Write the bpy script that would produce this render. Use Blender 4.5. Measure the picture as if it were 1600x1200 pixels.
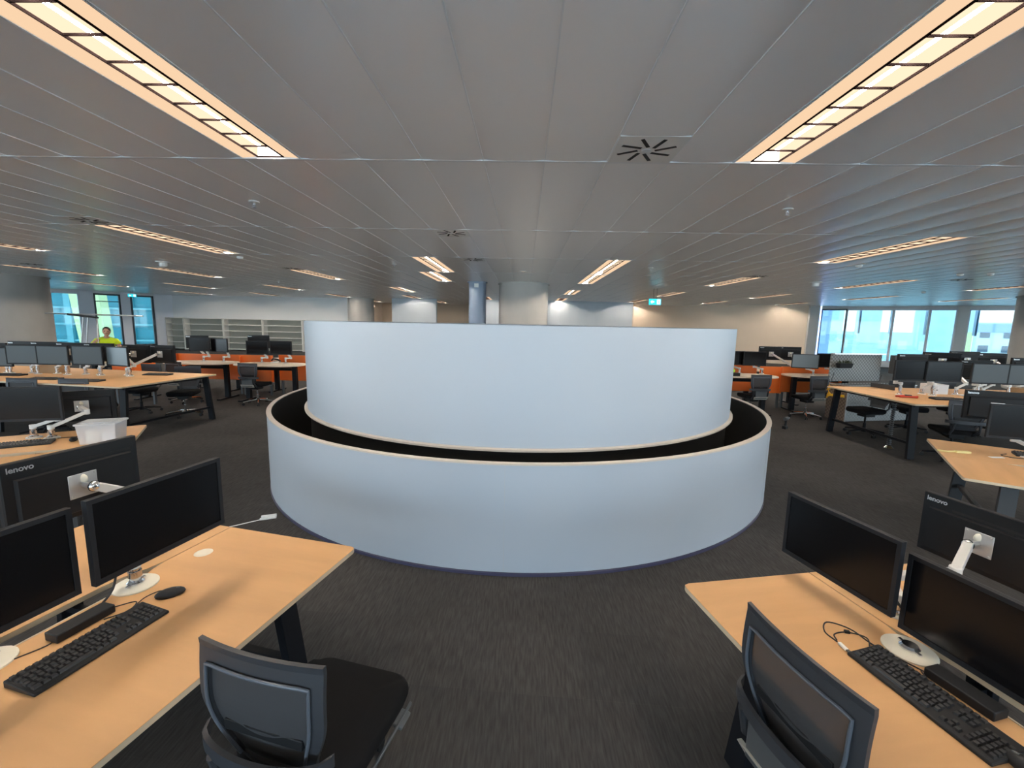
import bpy, math, random
from math import sin, cos, pi, radians, sqrt, atan2
from mathutils import Vector, Matrix
random.seed(7)
for o in list(bpy.data.objects): bpy.data.objects.remove(o, do_unlink=True)
SC = bpy.context.scene
COL = SC.collection

# ---------------------------------------------------------------- camera
HC = 1.90                                    # eye height
cam_d = bpy.data.cameras.new('camera'); cam = bpy.data.objects.new('camera', cam_d); COL.objects.link(cam)
cam_d.sensor_fit = 'HORIZONTAL'; cam_d.sensor_width = 36.0; cam_d.lens = 36.0 * 676.0 / 1600.0
cam_d.clip_start = 0.05; cam_d.clip_end = 600
_p, _y, _r = 0.1389, -0.0278, 0.0200
F = Vector((sin(_y)*cos(_p), cos(_y)*cos(_p), -sin(_p))); R0 = Vector((cos(_y), -sin(_y), 0)); U0 = R0.cross(F)
RR = R0*cos(_r) + U0*sin(_r); UU = -R0*sin(_r) + U0*cos(_r)
cam.matrix_world = Matrix(((RR.x, UU.x, -F.x, 0), (RR.y, UU.y, -F.y, 0), (RR.z, UU.z, -F.z, HC), (0, 0, 0, 1)))
SC.camera = cam

# ---------------------------------------------------------------- world: bright overcast sky
w = bpy.data.worlds.new('sky'); SC.world = w; w.use_nodes = True
nt = w.node_tree; nt.nodes.clear()
out = nt.nodes.new('ShaderNodeOutputWorld'); bg = nt.nodes.new('ShaderNodeBackground')
tc = nt.nodes.new('ShaderNodeTexCoord'); sp = nt.nodes.new('ShaderNodeSeparateXYZ'); cr = nt.nodes.new('ShaderNodeValToRGB')
nt.links.new(tc.outputs['Generated'], sp.inputs[0]); nt.links.new(sp.outputs['Z'], cr.inputs[0])
cr.color_ramp.elements[0].position = 0.0; cr.color_ramp.elements[0].color = (0.80, 0.88, 0.96, 1)
cr.color_ramp.elements[1].position = 0.5; cr.color_ramp.elements[1].color = (0.58, 0.74, 1.0, 1)
nt.links.new(cr.outputs[0], bg.inputs['Color']); bg.inputs['Strength'].default_value = 4.6
nt.links.new(bg.outputs[0], out.inputs['Surface'])
SC.view_settings.view_transform = 'Standard'; SC.view_settings.look = 'None'
SC.view_settings.gamma = 1.0; SC.view_settings.exposure = 0.95; SC.view_settings.use_curve_mapping = False
try:
    SC.cycles.max_bounces = 8; SC.cycles.diffuse_bounces = 4; SC.cycles.glossy_bounces = 3
    SC.cycles.transparent_max_bounces = 12; SC.cycles.transmission_bounces = 4
    SC.cycles.sample_clamp_indirect = 6.0; SC.cycles.use_denoising = True
    SC.cycles.caustics_reflective = False; SC.cycles.caustics_refractive = False
except Exception: pass

# ---------------------------------------------------------------- materials
def mat(name, col, rough=0.5, metal=0.0, spec=0.5, emis=None, estr=1.0, noise=None, bump=None, alpha=None):
    m = bpy.data.materials.new(name); m.use_nodes = True
    n = m.node_tree.nodes; l = m.node_tree.links; b = n['Principled BSDF']
    b.inputs['Base Color'].default_value = (*col, 1); b.inputs['Roughness'].default_value = rough
    b.inputs['Metallic'].default_value = metal; b.inputs['Specular IOR Level'].default_value = spec
    if emis: b.inputs['Emission Color'].default_value = (*emis, 1); b.inputs['Emission Strength'].default_value = estr
    if alpha is not None: b.inputs['Alpha'].default_value = alpha
    if noise or bump:
        t = n.new('ShaderNodeTexCoord'); mp = n.new('ShaderNodeMapping'); l.new(t.outputs['Object'], mp.inputs[0])
    if noise:                                # (scale3, amount) : multiplies the colour
        (sx, sy, sz), amt = noise
        mp.inputs['Scale'].default_value = (sx, sy, sz)
        nz = n.new('ShaderNodeTexNoise'); nz.inputs['Scale'].default_value = 1.0; nz.inputs['Detail'].default_value = 4
        l.new(mp.outputs[0], nz.inputs['Vector'])
        r = n.new('ShaderNodeValToRGB'); l.new(nz.outputs['Fac'], r.inputs[0])
        r.color_ramp.elements[0].position = .3; r.color_ramp.elements[1].position = .7
        r.color_ramp.elements[0].color = tuple(c*(1-amt) for c in col) + (1,)
        r.color_ramp.elements[1].color = tuple(min(1, c*(1+amt)) for c in col) + (1,)
        l.new(r.outputs[0], b.inputs['Base Color'])
    if bump:
        s, st = bump
        nb = n.new('ShaderNodeTexNoise'); nb.inputs['Scale'].default_value = s; l.new(t.outputs['Object'], nb.inputs['Vector'])
        bp = n.new('ShaderNodeBump'); bp.inputs['Strength'].default_value = st; bp.inputs['Distance'].default_value = .01
        l.new(nb.outputs['Fac'], bp.inputs['Height']); l.new(bp.outputs[0], b.inputs['Normal'])
    return m
def emit(name, col, s):
    m = bpy.data.materials.new(name); m.use_nodes = True; n = m.node_tree.nodes; n.clear()
    e = n.new('ShaderNodeEmission'); e.inputs[0].default_value = (*col, 1); e.inputs[1].default_value = s
    o = n.new('ShaderNodeOutputMaterial'); m.node_tree.links.new(e.outputs[0], o.inputs[0]); return m
def thin_glass(name, tint, refl=.08):
    m = bpy.data.materials.new(name); m.use_nodes = True; n = m.node_tree.nodes; l = m.node_tree.links; n.clear()
    t = n.new('ShaderNodeBsdfTransparent'); t.inputs[0].default_value = (*tint, 1)
    g = n.new('ShaderNodeBsdfGlossy'); g.inputs['Roughness'].default_value = .03
    f = n.new('ShaderNodeFresnel'); f.inputs[0].default_value = 1.45
    x = n.new('ShaderNodeMixShader'); o = n.new('ShaderNodeOutputMaterial')
    l.new(f.outputs[0], x.inputs[0]); l.new(t.outputs[0], x.inputs[1]); l.new(g.outputs[0], x.inputs[2]); l.new(x.outputs[0], o.inputs[0])
    return m
def carpet():
    m = mat('carpet', (.042, .040, .039), .95, spec=.15)
    n = m.node_tree.nodes; l = m.node_tree.links; b = n['Principled BSDF']
    t = n.new('ShaderNodeTexCoord')
    br = n.new('ShaderNodeTexBrick'); br.offset = .5; br.inputs['Scale'].default_value = 1.0
    br.inputs['Brick Width'].default_value = .5; br.inputs['Row Height'].default_value = .5; br.inputs['Mortar Size'].default_value = .002
    br.inputs['Color1'].default_value = (.048, .047, .047, 1); br.inputs['Color2'].default_value = (.055, .053, .052, 1); br.inputs['Mortar'].default_value = (.055, .053, .052, 1)
    mr = n.new('ShaderNodeMapping'); mr.inputs['Rotation'].default_value = (0, 0, radians(3)); l.new(t.outputs['Object'], mr.inputs[0]); l.new(mr.outputs[0], br.inputs['Vector'])
    mp = n.new('ShaderNodeMapping'); mp.inputs['Scale'].default_value = (90, 9, 1); l.new(t.outputs['Object'], mp.inputs[0])
    nz = n.new('ShaderNodeTexNoise'); nz.inputs['Scale'].default_value = 1; nz.inputs['Detail'].default_value = 5; l.new(mp.outputs[0], nz.inputs['Vector'])
    n2 = n.new('ShaderNodeTexNoise'); n2.inputs['Scale'].default_value = .8; n2.inputs['Detail'].default_value = 3; l.new(t.outputs['Object'], n2.inputs['Vector'])
    r = n.new('ShaderNodeMapRange'); r.inputs[1].default_value = .3; r.inputs[2].default_value = .7; r.inputs[3].default_value = .72; r.inputs[4].default_value = 1.28; l.new(nz.outputs['Fac'], r.inputs[0])
    r2 = n.new('ShaderNodeMapRange'); r2.inputs[1].default_value = .3; r2.inputs[2].default_value = .7; r2.inputs[3].default_value = .85; r2.inputs[4].default_value = 1.2; l.new(n2.outputs['Fac'], r2.inputs[0])
    mu = n.new('ShaderNodeMath'); mu.operation = 'MULTIPLY'; l.new(r.outputs[0], mu.inputs[0]); l.new(r2.outputs[0], mu.inputs[1])
    vm = n.new('ShaderNodeVectorMath'); vm.operation = 'SCALE'; l.new(br.outputs['Color'], vm.inputs[0]); l.new(mu.outputs[0], vm.inputs['Scale'])
    l.new(vm.outputs[0], b.inputs['Base Color'])
    bp = n.new('ShaderNodeBump'); bp.inputs['Strength'].default_value = .5; bp.inputs['Distance'].default_value = .006; l.new(nz.outputs['Fac'], bp.inputs['Height']); l.new(bp.outputs[0], b.inputs['Normal'])
    return m
def tread_plate(name, col):
    m = mat(name, col, .55, .6)
    n = m.node_tree.nodes; l = m.node_tree.links; b = n['Principled BSDF']
    t = n.new('ShaderNodeTexCoord'); mp = n.new('ShaderNodeMapping'); mp.inputs['Rotation'].default_value = (0, 0, 0)
    mp.inputs['Scale'].default_value = (26, 26, 26); l.new(t.outputs['Object'], mp.inputs[0])
    v = n.new('ShaderNodeTexChecker'); v.inputs['Scale'].default_value = 1.0; l.new(mp.outputs[0], v.inputs['Vector'])
    v.inputs['Color1'].default_value = (*[c*1.3 for c in col], 1); v.inputs['Color2'].default_value = (*[c*.7 for c in col], 1)
    l.new(v.outputs['Color'], b.inputs['Base Color'])
    bp = n.new('ShaderNodeBump'); bp.inputs['Strength'].default_value = .6; l.new(v.outputs['Fac'], bp.inputs['Height']); l.new(bp.outputs[0], b.inputs['Normal'])
    return m
M = dict(
  carpet=carpet(),
  ceil=mat('ceiling_panel', (.90, .90, .90), .30, .18, .6),
  ceil_rail=mat('ceiling_rail', (.80, .82, .84), .45, .0),
  void=mat('void_black', (.012, .012, .013), .9),
  white_wall=mat('white_wall', (.84, .87, .89), .7),
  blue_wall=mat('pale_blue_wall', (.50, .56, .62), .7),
  beige_wall=mat('beige_wall', (.74, .62, .50), .75, noise=((.4, .4, .4), .04)),
  drum=mat('drum_panel', (.425, .485, .56), .42, noise=((.5, .5, .5), .015)),
  edge=mat('drum_edge', (.62, .55, .48), .6),
  skirt=mat('drum_skirting', (.05, .05, .10), .4),
  black=mat('black_lining', (.006, .006, .006), .55),
  shelf_back=mat('shelf_back', (.44, .46, .42), .7),
  concrete=mat('concrete', (.48, .465, .44), .75, noise=((1.2, 1.2, .8), .10)),
  steelcol=mat('painted_column', (.20, .25, .33), .4, .3),
  oak=mat('beech_top', (.66, .375, .165), .55, noise=((1.5, 9, 9), .07)),
  oak_edge=mat('beech_edge', (.60, .50, .36), .5),
  pale=mat('pale_top', (.72, .62, .50), .4, noise=((4, 2, 2), .05)),
  blackm=mat('black_metal', (.006, .007, .010), .5, spec=.2),
  grey=mat('grey_metal', (.09, .10, .11), .5, .3),
  plastic=mat('black_plastic', (.010, .011, .013), .5, spec=.3),
  keycap=mat('keycap', (.020, .020, .022), .35),
  scr=mat('screen_glass', (.005, .005, .006), .22, spec=.25),
  bezel=mat('monitor_bezel', (.012, .013, .016), .55, spec=.25),
  shell=mat('monitor_shell', (.007, .008, .010), .5, spec=.25),
  silver=mat('silver_metal', (.62, .63, .64), .28, .8),
  chrome=mat('chrome', (.80, .80, .82), .14, 1.0),
  cream=mat('cream_plastic', (.78, .74, .62), .4),
  armw=mat('white_arm', (.70, .70, .68), .35, .1),
  plate=mat('mount_plate', (.52, .53, .53), .35, .5),
  fabric=mat('chair_fabric', (.010, .010, .011), .95, spec=.1),
  frame=mat('chair_frame', (.030, .034, .042), .5),
  lightplate=mat('chair_plate', (.50, .50, .46), .35, .3),
  orange=mat('orange_panel', (.95, .20, .03), .4),
  white=mat('white_paint', (.80, .80, .78), .45),
  winf=mat('window_frame', (.84, .88, .96), .4),
  dark_f=mat('dark_frame', (.03, .045, .06), .4),
  glass=thin_glass('pane_glass', (.90, .955, .96)),
  blade=mat('louvre_blade', (.006, .004, .004), .8, spec=.0),
  refl=emit('light_reflector', (1.0, .69, .44), .50),
  cell=emit('light_cell', (1.0, .76, .52), .62),
  tube=emit('light_tube', (1.0, .88, .74), 165.0),
  card=mat('cardboard', (.42, .27, .15), .85),
  cable=mat('black_cable', (.02, .018, .018), .5),
  teal=mat('exit_green', (.0, .30, .36), .5, emis=(.02, .48, .62), estr=.9),
  signw=mat('sign_white', (.8, .9, .9), .5, emis=(.8, .95, 1), estr=.8),
  hivis=mat('hi_vis_yellow', (.62, .85, .02), .8),
  skin=mat('skin', (.46, .27, .19), .6),
  hair=mat('dark_hair', (.02, .015, .012), .8),
  trouser=mat('navy_trousers', (.02, .025, .04), .85),
  tub=mat('translucent_plastic', (.75, .78, .82), .3, alpha=.5),
  yellow=mat('yellow_plastic', (.85, .50, .03), .4),
  paleyellow=mat('pale_yellow_tape', (.85, .76, .35), .5),
  red=mat('red_strap', (.65, .06, .03), .6),
  green=mat('lime_fabric', (.45, .80, .05), .8),
  leaf=mat('dark_leaf', (.04, .055, .03), .7),
  tread=tread_plate('tread_plate', (.26, .27, .27)),
  legdark=mat('grey_leg', (.040, .043, .047), .5, spec=.3),
  brown_tread=tread_plate('brown_tread_plate', (.26, .20, .16)),
  paper=mat('paper', (.75, .76, .78), .7),
)
def mesh_fabric():
    m = bpy.data.materials.new('chair_mesh'); m.use_nodes = True; n = m.node_tree.nodes; l = m.node_tree.links; b = n['Principled BSDF']
    b.inputs['Base Color'].default_value = (.035, .037, .042, 1); b.inputs['Roughness'].default_value = .7
    t = n.new('ShaderNodeBsdfTransparent'); x = n.new('ShaderNodeMixShader'); x.inputs[0].default_value = .05
    o = n['Material Output']; l.new(b.outputs[0], x.inputs[1]); l.new(t.outputs[0], x.inputs[2]); l.new(x.outputs[0], o.inputs[0]); return m
M['mesh'] = mesh_fabric()
M['solar'] = thin_glass('solar_glass', (.41, .51, .515))
M['bounce_disc'] = mat('bounce_disc_warm', (.78, .73, .70), .6)  # pale warm colour for the added light-bouncing disc in the drum

# ---------------------------------------------------------------- mesh helpers
class MB:
    def __init__(s): s.v = []; s.f = []
    def add(s, vs, fs, X=None):
        b = len(s.v)
        s.v += [tuple(X @ Vector(p)) if X is not None else tuple(p) for p in vs]; s.f += [tuple(i+b for i in q) for q in fs]; return s
    def box(s, x0, y0, z0, x1, y1, z1, X=None):
        return s.add([(x0,y0,z0),(x1,y0,z0),(x1,y1,z0),(x0,y1,z0),(x0,y0,z1),(x1,y0,z1),(x1,y1,z1),(x0,y1,z1)],
                     [(0,3,2,1),(4,5,6,7),(0,1,5,4),(1,2,6,5),(2,3,7,6),(3,0,4,7)], X)
    def bar(s, a, b, w, h, up=(0,0,1)):        # rectangular bar between two points
        a = Vector(a); b = Vector(b); d = (b-a); L = d.length; d.normalize(); u = Vector(up)
        sx = d.cross(u)
        if sx.length < 1e-4: sx = Vector((1,0,0))
        sx.normalize(); uz = sx.cross(d)
        X = Matrix(((sx.x, d.x, uz.x, a.x), (sx.y, d.y, uz.y, a.y), (sx.z, d.z, uz.z, a.z), (0,0,0,1)))
        return s.box(-w/2, 0, -h/2, w/2, L, h/2, X)
    def tube(s, pts, r, n=8, caps=True, closed=False):
        P = [Vector(p) for p in pts]; k = len(P); vs = []; fs = []; prev = None
        rs = r if isinstance(r, (list, tuple)) else [r]*k
        for i, p in enumerate(P):
            if closed: d = P[(i+1) % k] - P[i-1]
            else: d = P[min(i+1, k-1)] - P[max(i-1, 0)]
            d.normalize()
            if prev is None:
                a = d.cross(Vector((0,0,1)))
                if a.length < 1e-3: a = Vector((1,0,0))
            else: a = prev - d*prev.dot(d)
            a.normalize(); prev = a; b = d.cross(a)
            for j in range(n): t = 2*pi*j/n; vs.append(p + (a*cos(t) + b*sin(t))*rs[i])
        m = k if closed else k-1
        for i in range(m):
            for j in range(n): fs.append((i*n+j, i*n+(j+1) % n, ((i+1) % k)*n+(j+1) % n, ((i+1) % k)*n+j))
        if caps and not closed: fs.append(tuple(range(n))[::-1]); fs.append(tuple((k-1)*n+j for j in range(n)))
        return s.add(vs, fs)
    def lathe(s, prof, n=24, c=(0,0,0), a0=0, a1=2*pi):   # prof: (r,z)
        full = abs(a1-a0-2*pi) < 1e-6; m = n if full else n+1; vs = []; fs = []
        for r, z in prof:
            for j in range(m): t = a0+(a1-a0)*j/n; vs.append((c[0]+r*cos(t), c[1]+r*sin(t), c[2]+z))
        for i in range(len(prof)-1):
            for j in range(n): j2 = (j+1) % m; fs.append((i*m+j, i*m+j2, (i+1)*m+j2, (i+1)*m+j))
        return s.add(vs, fs)
    def prism(s, poly, z0, z1):
        n = len(poly); vs = [(x,y,z0) for x,y in poly] + [(x,y,z1) for x,y in poly]
        fs = [tuple(range(n))[::-1], tuple(range(n, 2*n))] + [(i, (i+1) % n, n+(i+1) % n, n+i) for i in range(n)]
        return s.add(vs, fs)
    def ball(s, c, r, n=10, sc=(1,1,1)):
        prof = [(max(1e-4, sin(pi*i/n))*r*sc[0], -cos(pi*i/n)*r*sc[2]) for i in range(n+1)]
        b = len(s.v); s.lathe(prof, 2*n, c)
        if sc[1] != sc[0]:
            for i in range(b, len(s.v)): v = s.v[i]; s.v[i] = (v[0], c[1]+(v[1]-c[1])*sc[1]/sc[0], v[2])
        return s
    def build(s, name, m, parent=None, smooth=35, bevel=0, seg=2, loc=None):
        me = bpy.data.meshes.new(name); me.from_pydata(s.v, [], s.f); me.validate(); me.update()
        if isinstance(m, str): m = M[m]
        me.materials.append(m)
        if smooth:
            for p in me.polygons: p.use_smooth = True
            me.set_sharp_from_angle(angle=radians(smooth))
        o = bpy.data.objects.new(name, me); COL.objects.link(o)
        if parent: o.parent = parent
        if loc: o.location = loc
        if bevel:
            b = o.modifiers.new('bevel', 'BEVEL'); b.width = bevel; b.segments = seg; b.limit_method = 'ANGLE'; b.angle_limit = radians(40)
        return o
def rrect(x0, y0, x1, y1, r, n=5):
    r = min(r, (x1-x0)/2-1e-4, (y1-y0)/2-1e-4); p = []
    for cx, cy, a in ((x1-r, y1-r, 0), (x0+r, y1-r, pi/2), (x0+r, y0+r, pi), (x1-r, y0+r, 3*pi/2)):
        for i in range(n+1): t = a+pi/2*i/n; p.append((cx+r*cos(t), cy+r*sin(t)))
    return p
def empty(name, loc=(0,0,0), rz=0, rx=0):
    o = bpy.data.objects.new(name, None); COL.objects.link(o); o.location = loc; o.rotation_euler = (rx, 0, rz); return o
def tag(o, label, cat, group=None, kind=None):
    if label: o['label'] = label
    if cat: o['category'] = cat
    if group: o['group'] = group
    if kind: o['kind'] = kind
    return o
def thing(name, label, cat, loc=(0,0,0), rz=0, group=None, rx=0): return tag(empty(name, loc, rz, rx), label, cat, group)
def struct(o): o['kind'] = 'structure'; return o
def copy_tree(o, parent=None):
    c = o.copy(); COL.objects.link(c)
    if parent: c.parent = parent
    for ch in list(o.children): copy_tree(ch, c)
    return c
PROTO = {}
def place(key, maker, label, loc, rz=0, group=None, rx=0):
    """the first call keeps the model itself, every later one copies it with its parts"""
    if key not in PROTO: PROTO[key] = o = maker()
    else: o = copy_tree(PROTO[key])
    o.location = loc; o.rotation_euler = (rx, 0, rz); o['label'] = label
    if group: o['group'] = group
    elif 'group' in o: del o['group']
    return o

# ================================================================ THE ROOM
CE = 3.167; PW = .4842; PX = -.362; LY = 3.62; LP = 2.557      # ceiling height, panel width, first seam, first cross rail, rail pitch
def yb(n): return LY + LP*n                                     # start of bay after rail n
room = [(-27,-8), (-27,14), (-24.3,20.6), (-21.3,25.0), (-21.2,31.5), (15.2,31.5), (15.2,25.2), (16.6,25.0), (22.9,21.0), (26.6,13), (27,-8)]
def inside(x, y):
    c = False; n = len(room)
    for i in range(n):
        (x1, y1), (x2, y2) = room[i], room[(i+1) % n]
        if (y1 > y) != (y2 > y) and x < (x2-x1)*(y-y1)/(y2-y1)+x1: c = not c
    return c
struct(MB().prism([(p[0]*1.01, p[1]) for p in room], -.3, 0).build('floor', 'carpet', smooth=0))
LIGHTS = [(-4,-1),(4,-1),
  (-20,1),(-12,1),(12,1),(20,1),
  (-4,2),(4,2),
  (-28,3),(-20,3),(-12,3),(-5,3),(4,3),(12,3),(20,3),(28,3),
  (-36,5),(-28,5),(-20,5),(-10,5),(4,5),(12,5),(20,5),(28,5),(36,5),
  (-36,7),(-28,7),(-20,7),(-12,7),(-4,7),(4,7),(12,7),(20,7),(28,7),
  (-20,9),(-11,9),(14,9),
  (-12,-3),(-4,-3),(4,-3),(12,-3),(-12,-1),(12,-1),(-20,-3),(20,-3),(-20,-1),(20,-1)]
VENTS = [(2, yb(0)-.485, 'black-slotted square air diffuser in the ceiling nearest the camera, right of centre'),
  (-2, yb(1), 'black-slotted ceiling diffuser second nearest the camera, above the left half of the drum'),
  (-2, yb(2), 'small black-slotted ceiling diffuser directly in front of the slim blue column'),
  (-12, yb(3)-.485, 'ceiling diffuser touching the near end of a light, left of the drum'),
  (12, yb(3)-.485, 'ceiling diffuser touching the near end of a light, right of the drum'),
  (22, yb(3)-.485, 'ceiling diffuser at far right towards the window wall'),
  (-12, yb(1)-.485, 'ceiling diffuser beside the near end of the long left light'),
  (-26, yb(3)-.485, 'ceiling diffuser at far left near the concrete column')]
lit = set(LIGHTS)
cb = MB()
for n in range(-5, 11):
    for k in range(-56, 58):
        x0 = PX+k*PW; x1 = x0+PW; y0 = yb(n); y1 = y0+LP
        if not (inside((x0+x1)/2, (y0+y1)/2)): continue
        if (k, n) in lit: continue
        segs = [(y0+.018, y1-.018)]
        for vk, vy, _l in VENTS:
            if vk == k and y0-.01 <= vy < y1-.1:
                segs = [(vy+.487, y1-.018)] if vy-y0 < .1 else [(y0+.018, vy-.002)]
        tilt = random.uniform(-.0012, .0012)
        for ya, yc in segs:
            vs = []; m = 6
            for i in range(m+1):
                t = i/m; x = x0+.004+(PW-.008)*t; z = CE-.0035*(1-(2*t-1)**2)+tilt*(2*t-1)
                if i in (0, m): z += .004
                vs += [(x, ya, z), (x, yc, z)]
            cb.add(vs, [(2*i, 2*i+1, 2*i+3, 2*i+2) for i in range(m)])
struct(cb.build('ceiling', 'ceil', smooth=60))
rb = MB()
for n in range(-5, 12):
    y = yb(n); a = None
    for i in range(-270, 271):
        x = i*.1; ins = inside(x, y)
        if ins and a is None: a = x
        if (not ins or i == 270) and a is not None: rb.box(a, y-.016, CE-.004, x, y+.016, CE+.01); a = None
for k in range(-56, 58):
    x = PX+k*PW; a = None
    for i in range(-16, 64):
        y = i*.5; ins = inside(x, y)
        if ins and a is None: a = y
        if (not ins or i == 63) and a is not None: rb.box(x-.0035, a, CE-.0015, x+.0035, y, CE+.01); a = None
struct(rb.build('trim_1', 'ceil_rail', smooth=0))
struct(MB().prism(room, CE+.14, CE+.4).build('trim_2', 'void', smooth=0))

# --- recessed linear lights
def make_light():
    L = LP-.036; W = PW-.02; o = empty('ceiling_light'); o['category'] = 'ceiling light'
    for sgn in (-1, 1):
        xa, xb = sgn*W/2, sgn*W*.225
        MB().add([(xa,0,.002),(xb,0,.012),(xb,L,.012),(xa,L,.002)], [(0,1,2,3) if sgn < 0 else (3,2,1,0)]).build('reflector', 'refl', o, 0)
    h = W*.225
    MB().add([(-h,0,.012),(-h,L,.012),(-h,L,.085),(-h,0,.085),(h,0,.012),(h,L,.012),(h,L,.085),(h,0,.085)],
             [(0,1,2,3),(7,6,5,4),(3,2,6,7)]).build('diffuser', 'cell', o, 0)
    MB().tube([(0,.03,.036),(0,L-.03,.036)], .009, 8).build('lamp_tube', 'tube', o)
    b = MB()
    for s in (-h, h): b.box(s-.003, 0, .002, s+.003, L, .016)
    for i in range(13): y = i*L/12; b.box(-h, y-.002, .004, h, y+.002, .016)
    b.build('louvre', 'blade', o, 0)
    f = MB()
    for s in (-1, 1): f.box(s*W/2-.004, 0, -.002, s*W/2+.004, L, .09)
    f.box(-W/2, -.004, .0, W/2, 0, .09); f.box(-W/2, L, .0, W/2, L+.004, .09)
    f.build('rim', 'ceil_rail', o, 0)
    return o
ordn = ['first','second','third','fourth','fifth','sixth','seventh','eighth','ninth','tenth','eleventh']
rows_vis = {-1:'first row overhead', 1:'second row', 2:'third row', 3:'fourth row', 5:'fifth row', 7:'sixth row', 9:'farthest row'}
spec = {(-4,-1):'large glowing louvred ceiling light overhead at top left of the view', (4,-1):'large glowing louvred ceiling light overhead at top right of the view',
  (-12,1):'long recessed ceiling light above the desks left of the drum, nearest but one', (12,1):'long recessed ceiling light above the desks right of the drum, nearest but one',
  (-4,2):'recessed ceiling light before the slim blue column, left of it and nearer', (4,2):'recessed ceiling light right of the concrete column, nearest of its line',
  (-5,3):'short looking recessed ceiling light right behind another, left of the blue column'}
for n in sorted(set(n for _, n in LIGHTS)):
    ks = sorted(k for k, m in LIGHTS if m == n)
    for i, k in enumerate(ks):
        if (k, n) in spec: lb = spec[(k, n)]
        elif n in rows_vis and not (n == -1): lb = 'recessed linear ceiling light, %s from the camera, %s from the left' % (rows_vis[n], ordn[i])
        else: lb = 'recessed linear ceiling light behind or beside the camera, line %d, place %s' % (abs(n), ordn[i])
        place('light', make_light, lb, (PX+(k+.5)*PW, yb(n)+.018, CE), 0, 'recessed linear ceiling lights')
# --- swirl diffusers
def make_vent():
    o = empty('ceiling_diffuser'); o['category'] = 'air diffuser'
    s = .478; MB().box(.003, .003, -.004, s, s, .02).build('face_plate', 'white', o, bevel=.001)
    b = MB(); c = s/2
    for i in range(8):
        a = 2*pi*i/8+.28; d = Vector((cos(a), sin(a), 0)); q = Vector((-sin(a), cos(a), 0))
        p0 = Vector((c, c, -.005))+d*.055+q*.028; p1 = p0+d*.15
        b.bar(p0, p1, .026, .003)
    b.build('slot', 'void', o, 0)
    MB().lathe([(.0001,-.008),(.03,-.008),(.034,-.004),(.034,-.0)], 20, (c, c, 0)).build('hub', 'ceil_rail', o)
    return o
for k, y, lb in VENTS: place('vent', make_vent, lb, (PX+k*PW+.001, y, CE), 0, 'square ceiling diffusers')
# --- sprinklers, detectors, access points
def make_sprinkler():
    o = empty('sprinkler_head'); o['category'] = 'sprinkler'
    MB().lathe([(.0001,0),(.05,0),(.055,-.004),(.05,-.010),(.018,-.014),(.0001,-.014)], 20).build('rosette', 'white', o)
    MB().tube([(0,0,-.01),(0,0,-.035)], .010, 8).tube([(-.014,0,-.03),(-.014,0,-.055),(0,0,-.066)], .003, 6).tube([(.014,0,-.03),(.014,0,-.055),(0,0,-.066)], .003, 6).lathe([(.0001,-.066),(.02,-.066),(.02,-.069),(.0001,-.069)], 12).build('nozzle', 'chrome', o)
    return o
for x, y, lb in [(-2.99,4.86,'small white sprinkler head on the ceiling, front left, nearest one'), (2.76,4.9,'small white sprinkler head on the ceiling, front right, nearest one'),
                 (-2.98,9.93,'tiny ceiling sprinkler left of the short lights before the blue column'), (2.7,9.77,'tiny ceiling sprinkler right of the light beside the concrete column'),
                 (8.5,14.6,'tiny ceiling sprinkler deep in the room to the right'), (-8.3,14.6,'tiny ceiling sprinkler deep in the room to the left')]:
    place('sprinkler', make_sprinkler, lb, (x, y, CE-.003), 0, 'ceiling sprinklers')
def make_detector():
    o = empty('smoke_detector'); o['category'] = 'smoke detector'
    MB().lathe([(.0001,0),(.06,0),(.06,-.012)], 24).build('base', 'white', o)
    MB().lathe([(.06,-.012),(.055,-.030),(.040,-.045),(.0001,-.05)], 24).build('cover', 'white', o)
    return o
for x, y, lb in [(-5.97,9.11,'white smoke detector just past the end of the long left light'), (6.49,8.9,'white smoke detector just past the end of the long right light'),
                 (9.47,9.99,'smoke detector on the ceiling at far right'), (9.95,9.83,'smaller smoke detector beside another at far right'), (12.74,14.55,'smoke detector on the ceiling before the right windows')]:
    place('detector', make_detector, lb, (x, y, CE-.003), 0, 'smoke detectors')
def make_ap():
    o = empty('ceiling_speaker'); o['category'] = 'ceiling device'
    MB().lathe([(.0001,0),(.15,0),(.15,-.012),(.13,-.02),(.0001,-.02)], 28).build('flange', 'white', o)
    MB().lathe([(.085,-.02),(.078,-.10),(.06,-.115),(.0001,-.115)], 24).build('body', 'white', o)
    return o
place('ap', make_ap, 'white drum-shaped ceiling device over the left desks', (-8.49, 10.15, CE-.003))
place('ap', make_ap, 'white drum-shaped ceiling device over the right desks', (7.82, 12.21, CE-.003))
o = thing('downlight', 'small round white downlight above the concrete column', 'downlight', (-.09, 10.85, CE))
MB().lathe([(.05,0),(.09,-.002),(.09,-.012),(.05,-.012)], 24).build('rim', 'white', o)
MB().lathe([(.0001,-.006),(.05,-.006)], 24).build('lens', 'cell', o)

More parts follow.
